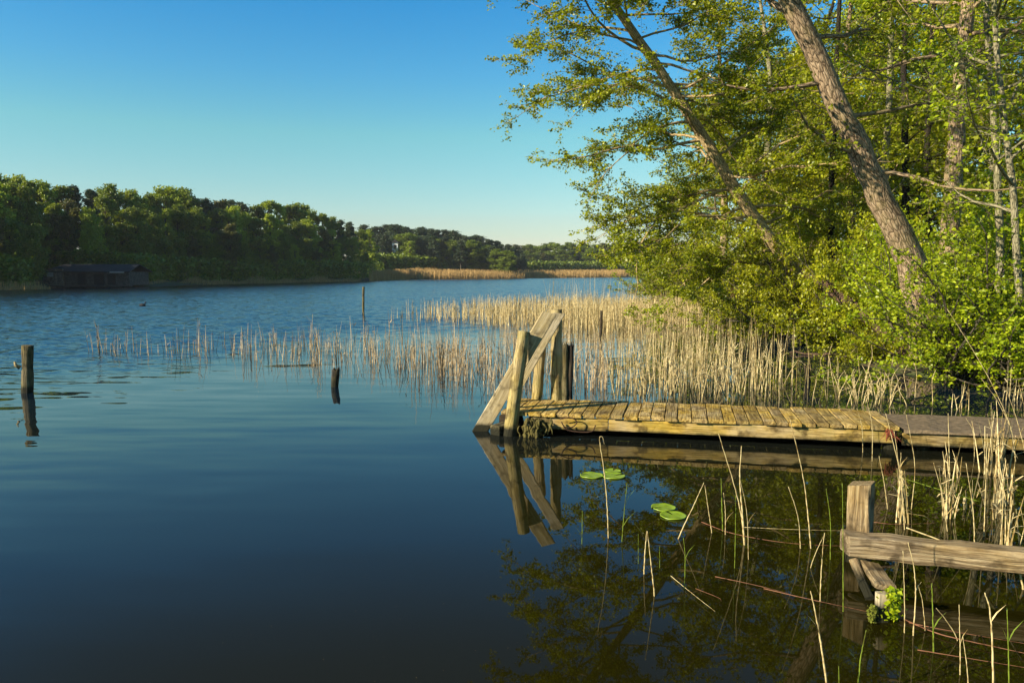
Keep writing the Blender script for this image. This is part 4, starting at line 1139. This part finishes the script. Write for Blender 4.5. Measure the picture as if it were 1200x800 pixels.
pad(777.5, 594, .088, 3.4, "lily pad overlapped by its neighbour, in the pair nearer the footbridge")
pad(789, 603.5, .092, 1.9, "notched lily pad nearest the camera of all the pads")

# ------------------------------------------------------------------ single reed stems in front (x, y read from the photo)
def stem(pts, label, mat='reed', r=.0045, dD=None, group=None, base_wet=True, flat=False, leaf=0):
    """pts from the base up, photo pixels; the base stands in the water, the rest goes up at about the same distance"""
    b_ = gnd(*pts[0]); D = b_[1]
    P = [b_]
    for k, (x_, y_) in enumerate(pts[1:]):
        P.append(gnd(x_, y_, .012 + .004 * k) if flat else at(x_, y_, D + (0 if dD is None else dD * (k + 1) / (len(pts) - 1))))
    P = np.array(P)
    if flat: P[0][2] = .004
    else: P = np.concatenate([[P[0] + np.array([0, 0, -.1])], P])
    sharp = len(pts) >= 3 and not flat
    Q = spline(P, max(16, 8 * len(P)))
    mb = MB(); m_ = len(Q)
    Q[1:] += rr.normal(0, r * .13, (m_ - 1, 3)) * (np.array([1, 1, 0]) if not flat else np.array([1.5, 1.5, 0]))
    rad_ = r * rr.uniform(.8, 1.15) * (1 - .68 * np.linspace(0, 1, m_))
    rad_[rr.integers(0, 4)::5] *= 1.2
    tube(mb, Q, rad_, 6, rng=rr)
    if leaf == 0 and not flat and rr.random() < .45: leaf = 1
    for k in range(leaf):
        i_ = int(m_ * rr.uniform(.45, .8)); q = Q[i_]; sgn = rr.choice([-1, 1]); L = rr.uniform(.05, .13)
        w = np.array([0, .7, .3]) * r * 1.0
        d_ = np.array([sgn * .45, rr.normal(0, .2), 1.0]) * L
        mb.add([q - w, q + w, q + d_ * .5 + w * .8, q + d_ * .5 - w * .8, q + d_ + np.array([sgn * .2 * L, 0, 0])], Q=[(0, 1, 2, 3)], T=[(3, 2, 4)])
    o = mb.build("reed", M[mat], origin=b_)
    tag(o, label, "reed", group)
    return o
G1 = "single reed stems in the dark water before the jetty"
S = [
 ([(713, 630), (711, 585), (707, 545), (702.5, 515), (706, 512), (708, 520)], "tall dry stem with a folded tip rising beside the lily pads", 'reed', .005, 0),
 ([(729, 634), (731, 605), (735, 565)], "short green shoot close beside the tall folded stem", 'reed_green', .004, 2),
 ([(682, 637), (682.5, 598)], "lone green shoot leftmost in the dark water", 'reed_green', .004, 0),
 ([(755, 672), (756, 645), (758, 622)], "left leg of the narrow dry V below the lily pads", 'reed', .005, 0),
 ([(767, 698), (763, 660), (758.5, 622)], "right leg of the narrow dry V below the lily pads", 'reed', .005, 0),
 ([(795, 631), (811, 596), (825, 565)], "dry stem leaning sharply beside the notched lily pad", 'reed', .0055, 0),
 ([(834, 624), (830, 596), (826, 568)], "dry stem meeting the sharply leaning one at its tip", 'reed', .004, 0),
 ([(847, 622), (846, 590), (845, 560)], "green shoot between the leaning stems and the tall slender one", 'reed_green', .005, 2),
 ([(850, 626), (850, 600), (848, 577)], "shorter dry shoot beside the green one", 'reed', .0035, 0),
 ([(872, 636), (868, 600), (858, 560), (842, 508)], "longest slender stem sweeping up across the jetty's reflection", 'reed', .005, 0),
 ([(872.5, 638), (870, 600), (867, 560), (869, 522)], "upright thick stem crossing the longest slender one", 'reed', .0065, 0),
 ([(861, 665), (862, 610), (862, 580)], "thin green stem by the crossing pair", 'reed_green', .003, 0),
 ([(877, 655), (875, 600), (866, 556)], "thinnest dry stem behind the crossing pair", 'reed', .003, 0),
 ([(802, 690), (803, 655), (801, 630)], "green shoot standing over the snapped stem on the water", 'reed_green', .004, 1),
 ([(748, 660), (748, 625)], "tiny green shoot beside the narrow dry V", 'reed_green', .003, 0),
 ([(773, 665), (773, 640)], "tiniest green shoot in the middle of the dark water", 'reed_green', .003, 0),
 ([(950, 642), (946, 595), (940, 552), (926, 492)], "very tall stem arching over the jetty beam", 'reed', .0048, 0),
 ([(938, 642), (935, 605), (924, 570)], "shorter crooked stem beside the very tall arching one", 'reed', .004, 0),
 ([(973, 655), (973, 610), (968, 572)], "green shoot between the arching stem and the square post", 'reed_green', .004, 2),
 ([(988, 716), (988, 640), (987, 566)], "long straight green stem in front of the square post's edge", 'reed_green', .0042, 0),
 ([(961, 704), (963, 660), (966, 624)], "reddish stem leaning a little by the green shoot", 'reed', .0042, 0),
 ([(950, 665), (957, 645), (965, 628)], "thin stem leaning across the reddish one", 'reed', .003, 0),
 ([(972, 830), (963, 760), (956, 720), (950, 692)], "stem in the lower corner curving up to a pale point", 'reed', .005, 0),
 ([(1005, 822), (1008, 775), (1015, 738)], "green blade below the mossy stub", 'reed_green', .0045, 1),
 ([(983, 830), (983, 780)], "short green blade in the lower corner", 'reed_green', .004, 0),
 ([(1040, 596), (1036, 565), (1030, 534)], "short leaning stem behind the square post", 'reed', .0048, 0),
 ([(1060, 620), (1056, 570), (1048, 505)], "tallest stem of the bunch before the jetty joint", 'reed', .006, 0),
 ([(1064, 612), (1058, 565), (1047, 520), (1038, 484)], "stem of the joint bunch that overtops the planks", 'reed', .005, 0),
 ([(1053, 606), (1054, 560), (1056, 530)], "shorter stem of the bunch before the jetty joint", 'reed', .005, 0),
 ([(1068, 596), (1072, 545), (1062, 486)], "stem bowing outward in front of the felt walkway", 'reed', .004, 0),
 ([(1011, 530), (1010, 500), (1004, 478)], "stem standing against the jetty's last planks, more crooked of two", 'reed', .004, 0),
 ([(1022, 540), (1022, 500), (1016, 470)], "stem standing against the jetty's last planks, taller of two", 'reed', .004, 0),
 ([(1110, 622), (1104, 580), (1094, 542)], "stem leaning before the walkway beam, beside the yellow tuft", 'reed', .004, 0),
 ([(1113, 560), (1112, 520), (1111, 484)], "straight stem against the walkway beam", 'reed', .005, 0),
 ([(1142, 640), (1140, 595), (1132, 542)], "pale stem rising behind the grey beam's middle", 'reed', .0045, 0),
 ([(1153, 628), (1155, 570), (1157, 508)], "tall pale stem before the thick reed tuft", 'reed', .0055, 0),
 ([(1172, 640), (1175, 600), (1176, 570)], "short stem near the end of the grey beam", 'reed', .0045, 0),
 ([(1060, 741), (1060, 700), (1058, 645)], "stem in front of the grey beam, thinner of the two beside the mossy stub", 'reed', .0035, 0),
 ([(1070, 744), (1073, 700), (1071, 665), (1064, 635)], "crooked pale stem in front of the grey beam near the mossy stub", 'reed', .0042, 0),
 ([(1084, 738), (1081, 705), (1076, 685)], "thin broken stem under the grey beam", 'reed', .003, 0),
 ([(1094, 764), (1093, 720), (1092, 683)], "thick green shoot under the grey beam", 'reed_green', .005, 0),
 ([(1164, 830), (1163, 760), (1160, 715), (1154, 694)], "pale stem curving up in the lower corner beyond the green shoots", 'reed', .005, 0),
 ([(1182, 830), (1182, 770), (1180, 712)], "green shoot with a side blade in the lower corner", 'reed_green', .0042, 2),
 ([(1125, 790), (1125, 750), (1124, 708)], "pale yellow shoot over the rusty fallen stems", 'reed', .0035, 1),
 ([(1136, 825), (1133, 780), (1128, 745)], "bent stem leaning away from the pale yellow shoot", 'reed', .0035, 0),
 ([(1199, 690), (1192, 662), (1186, 650)], "blunt pale stem cut off beside the grey beam's end", 'reed', .007, 0),
 ([(1122, 750), (1110, 728), (1097, 712)], "stem slanting down under the grey beam", 'reed', .0035, 0),
 ([(1190, 540), (1184, 500), (1165, 455), (1140, 410), (1110, 362)], "very long bent stem leaning back towards the bright bush", 'reed', .005, 0),
 ([(1183, 556), (1186, 512), (1172, 475), (1150, 443)], "long stem bowing over the felt walkway", 'reed', .0055, 0),
 ([(1208, 560), (1194, 500), (1180, 458)], "long stem at the edge beside the thick tuft", 'reed', .005, 0),
 ([(1142, 535), (1140, 505), (1132, 490)], "short stem with a hooked tip on the walkway's front", 'reed', .004, 0),
]
for pts, lab, mt, r_, lf in S: stem(pts, lab, mt, r_, leaf=lf, group=G1)
# lying on the water or resting on the beam
F = [([(786, 675), (805, 690), (838, 716)], "snapped dry stem lying on the water below the notched pad", 'reed', .004),
     ([(822, 612), (860, 625), (925, 636), (1000, 640)], "long rusty stem floating between the lily pads and the footbridge", 'reed_red', .006),
     ([(838, 676), (880, 684), (925, 695)], "rusty stem floating alone in the middle of the dark water", 'reed_red', .004),
     ([(870, 618), (930, 620), (1010, 622)], "thin pale stem floating beside the long rusty one", 'reed', .003),
     ([(895, 690), (950, 702), (1016, 716)], "rusty stem floating towards the mossy stub", 'reed_red', .0045),
     ([(1050, 722), (1100, 742), (1160, 756), (1215, 768)], "longest rusty stem floating below the grey beam", 'reed_red', .006),
     ([(1065, 730), (1110, 738), (1215, 756)], "second rusty stem floating below the grey beam", 'reed_red', .005),
     ([(1075, 762), (1130, 770), (1215, 784)], "rusty stem floating lowest below the grey beam", 'reed_red', .005),
     ([(1010, 610), (1050, 614), (1100, 612)], "pale stem floating behind the square post", 'reed_red', .004),
     ([(815, 690), (842, 700), (845, 704)], "scrap of rusty stem beside the snapped one", 'reed_red', .003)]
for pts, lab, mt, r_ in F: stem(pts, lab, mt, r_ * .55, flat=True, group="stems floating on the dark water")
# the straw resting on the beam
mb = MB(); P = spline([at(1062, 618, 4.26), at(1100, 632, 4.17), at(1131, 645, 4.08)], 10); tube(mb, P, .004, 6, rng=rr)
for k in range(9):
    q = at(1131 + rr.normal(0, 3), 646, 4.07); tube(mb, [q, q + np.array([rr.normal(0, .05), rr.normal(0, .02), abs(rr.normal(0, .03))])], [.0035, .002], 5, rng=rr)
tag(mb.build("straw", M['reed']), "bent pale straw with a frayed knot lying on the grey beam", "straw")
mb = MB(); P = spline([at(1058, 560, 5.4), at(1100, 573, 5.3), at(1150, 588, 5.2)], 12); tube(mb, P, .0035, 5, rng=rr)
tag(mb.build("reed", M['reed_green']), "long yellow-green blade slanting down behind the square post", "reed")
# tufts of reed: many blades from one foot
def tuft(px, py, n_, h, spread, label, seed, mat='reed', r=.006):
    tr_ = np.random.default_rng(seed); b_ = gnd(px, py); mb = MB()
    P = b_ + tr_.normal(0, 1, (n_, 3)) * np.array([spread, spread, 0]) + np.array([0, 0, -.05])
    reed_mesh(mb, P, tr_.uniform(h * .5, h, n_), r, tr_, lean=.13, broken=.25, leafy=.8, seg=4)
    o = mb.build("reed_tuft", M[mat], origin=b_, smooth=False); tag(o, label, "reed tuft", "reed tufts around the walkway")
tuft(1166, 556, 34, .70, .045, "thickest reed tuft, standing against the felt walkway", 170)
tuft(1178, 590, 16, .45, .05, "lower reed tuft at the foot of the thickest one", 171)
tuft(1110, 606, 15, .42, .02, "yellow fan-shaped tuft before the walkway beam", 172)
tuft(1058, 612, 8, .5, .02, "bunch of stems before the jetty joint", 173)
tuft(1195, 640, 14, .40, .06, "ragged reed tuft behind the end of the grey beam", 174)
tuft(1118, 560, 8, .42, .05, "thin reed tuft touching the walkway beam", 175)
tuft(1145, 600, 10, .3, .08, "short reed tuft before the thickest one", 176)
tuft(1190, 470, 14, .5, .12, "reed tuft behind the walkway under the bright bush", 177)
tuft(1125, 478, 7, .42, .06, "few pale stems behind the walkway", 178)

# ------------------------------------------------------------------ boathouse under the hillside wood
Db = 87.0
bx0 = (66 - 600) / FPX * Db; bx1 = (160 - 600) / FPX * Db
bh = empty("boathouse", ((bx0 + bx1) / 2, Db, 0), "long low dark boathouse at the foot of the hillside wood", "boathouse"); bo = np.array(bh.location)
M['bh_wall'] = wood_mat("boathouse_wall", (0.03, 0.025, 0.02), (0.06, 0.05, 0.042), (0.10, 0.085, 0.07), stretch=1, wet=False)
M['bh_gable'] = wood_mat("boathouse_gable", (0.09, 0.06, 0.04), (0.17, 0.115, 0.08), (0.25, 0.18, 0.13), stretch=1, wet=False)
M['bh_roof'] = plain_mat("boathouse_roof", (0.02, 0.019, 0.018), (0.042, 0.04, 0.038), scale=1.5)
M['dark'] = plain_mat("dark_opening", (0.006, 0.006, 0.007), (0.012, 0.012, 0.013))
M['pale'] = plain_mat("pale_paint", (0.25, 0.23, 0.2), (0.36, 0.34, 0.3))
def bxm(mb, x0, x1, y0, y1, z0, z1):
    V = [(x, y, z) for z in (z0, z1) for y in (y0, y1) for x in (x0, x1)]
    mb.add(V, Q=[(0, 2, 3, 1), (4, 5, 7, 6), (0, 1, 5, 4), (2, 6, 7, 3), (0, 4, 6, 2), (1, 3, 7, 5)], G=V)
mb = MB(); bxm(mb, bx0, bx1, Db - 1.4, Db + 3.2, .25, 1.75); mb.build("wall", M['bh_wall'], bh, origin=bo, smooth=False)
mb = MB()
zr, ze = 2.62, 1.80
V = [(bx0 - .3, Db - 1.8, ze), (bx1 + .3, Db - 1.8, ze), (bx1 + .1, Db + .9, zr), (bx0 + .6, Db + .9, zr), (bx0 - .3, Db + 3.6, ze), (bx1 + .3, Db + 3.6, ze)]
V2 = [(x, y, z - .12) for x, y, z in V]
mb.add(V + V2, Q=[(0, 1, 2, 3), (3, 2, 5, 4), (7, 6, 9, 8), (8, 9, 10, 11), (0, 6, 7, 1), (4, 5, 11, 10), (0, 3, 9, 6), (3, 4, 10, 9), (1, 7, 8, 2), (2, 8, 11, 5)])
mb.build("roof", M['bh_roof'], bh, origin=bo, smooth=False)
mb = MB(); bxm(mb, bx0 - .25, bx0 + 1.9, Db - 1.75, Db - 1.42, .2, 2.1); mb.build("end_wall", M['bh_gable'], bh, origin=bo, smooth=False)
mb = MB(); bxm(mb, bx0 - .4, bx1 + .4, Db - 2.6, Db - 1.45, .12, .25); mb.build("landing_stage", M['bh_wall'], bh, origin=bo, smooth=False)
for a_, w_ in ((3.4, .9), (5.2, 1.1), (6.7, .9)):
    mb = MB(); bxm(mb, bx0 + a_, bx0 + a_ + w_, Db - 1.46, Db - 1.403, .3, 1.5); mb.build("door", M['dark'], bh, origin=bo, smooth=False)
mb = MB(); bxm(mb, bx1 - 1.9, bx1 - .3, Db - 1.9, Db - 1.82, 1.62, 1.78); mb.build("gutter_board", M['pale'], bh, origin=bo, smooth=False)
mb = MB(); bxm(mb, bx0 + .2, bx0 + .9, Db - 1.8, Db - 1.76, 1.2, 1.7); mb.build("shutter", M['pale'], bh, origin=bo, smooth=False)
for k in range(7):
    x_ = bx0 + .2 + k * (bx1 - bx0 - .4) / 6
    mb = MB(); tube(mb, [(x_, Db - 2.4, -.5), (x_, Db - 2.4, .14)], .08, 8); mb.build("pile", M['wet'], bh, origin=bo)

# pale house in the far pines
hp = at(464, 285, 219); hb = empty("white_house", (hp[0], 219, float(hgt(hp[0], 219))), "small white house glimpsed between the far pines", "house"); ho = np.array(hb.location)
M['white'] = plain_mat("white_render", (0.6, 0.6, 0.58), (0.75, 0.75, 0.72), scale=1)
mb = MB(); bxm(mb, hp[0] - .8, hp[0] + .8, 217, 221, ho[2], 10.0); mb.build("wall", M['white'], hb, origin=ho, smooth=False)
mb = MB(); mb.add([(hp[0] - 1.2, 216.7, 9.95), (hp[0] + 1.2, 216.7, 9.95), (hp[0] + 1.2, 221.3, 9.95), (hp[0] - 1.2, 221.3, 9.95), (hp[0], 216.7, 10.9), (hp[0], 221.3, 10.9)],
                  Q=[(0, 4, 5, 3), (1, 2, 5, 4), (3, 2, 1, 0)], T=[(0, 1, 4), (2, 3, 5)]); mb.build("roof", M['bh_roof'], hb, origin=ho, smooth=False)
for zz in (6.0, 8.2):
    mb = MB(); bxm(mb, hp[0] - .4, hp[0] + .4, 216.93, 216.99, zz, zz + 1.2); mb.build("window", M['dark'], hb, origin=ho, smooth=False)

# a coot on the lake
cb = gnd(167, 358.5)
mb = MB(); tube(mb, [cb + np.array([-.16, 0, .03]), cb + np.array([-.12, 0, .05]), cb + np.array([0, 0, .05]), cb + np.array([.1, 0, .05]), cb + np.array([.15, 0, .04])], [.01, .06, .085, .06, .015], 10, rng=rr)
tube(mb, [cb + np.array([.09, 0, .06]), cb + np.array([.13, 0, .13]), cb + np.array([.145, 0, .18]), cb + np.array([.16, 0, .2]), cb + np.array([.2, 0, .185]), cb + np.array([.25, 0, .175])], [.035, .028, .03, .035, .018, .006], 8, rng=rr)
M['coot'] = plain_mat("coot_feathers", (0.012, 0.012, 0.014), (0.03, 0.03, 0.033))
tag(mb.build("waterbird", M['coot'], origin=cb), "tiny dark waterbird swimming far out on the lake", "bird")

# ------------------------------------------------------------------ specks drifting on the calm water
mb = MB(); cr = np.random.default_rng(200)
n = 150
x_ = cr.uniform(200, 1190, n); y_ = 500 + 300 * cr.random(n) ** .7
P = np.array([gnd(a_, b_, .003) for a_, b_ in zip(x_, y_)])
a_ = cr.uniform(0, 6.28, n); sz = cr.uniform(.0015, .004, n)
c_, s_ = np.cos(a_) * sz, np.sin(a_) * sz
V = np.stack([P + np.stack([c_, s_, 0 * c_], 1), P + np.stack([-s_ * .5, c_ * .5, 0 * c_], 1), P - np.stack([c_, s_, 0 * c_], 1), P - np.stack([-s_ * .5, c_ * .5, 0 * c_], 1)], 1)
mb.add(V.reshape(-1, 3), Q=np.arange(4 * n).reshape(n, 4))
tag(mb.build("floating_debris", M['sedge'], smooth=False), "tiny bud scales and seeds drifting on the calm water", "debris", kind='stuff')
# ------------------------------------------------------------------ air over the lake
hm = bpy.data.materials.new("air"); hm.use_nodes = True
nt = hm.node_tree; nt.nodes.remove(nt.nodes["Principled BSDF"])
pv = N(nt, "ShaderNodeVolumePrincipled"); pv.inputs["Color"].default_value = (.85, .93, 1, 1); pv.inputs["Density"].default_value = 0.00016
nt.links.new(pv.outputs[0], nt.nodes["Material Output"].inputs["Volume"])
mb = MB(); bxm(mb, -2600, 2600, -1600, 3600, -3.2, 42)
tag(mb.build("haze", hm, smooth=False), kind='stuff')
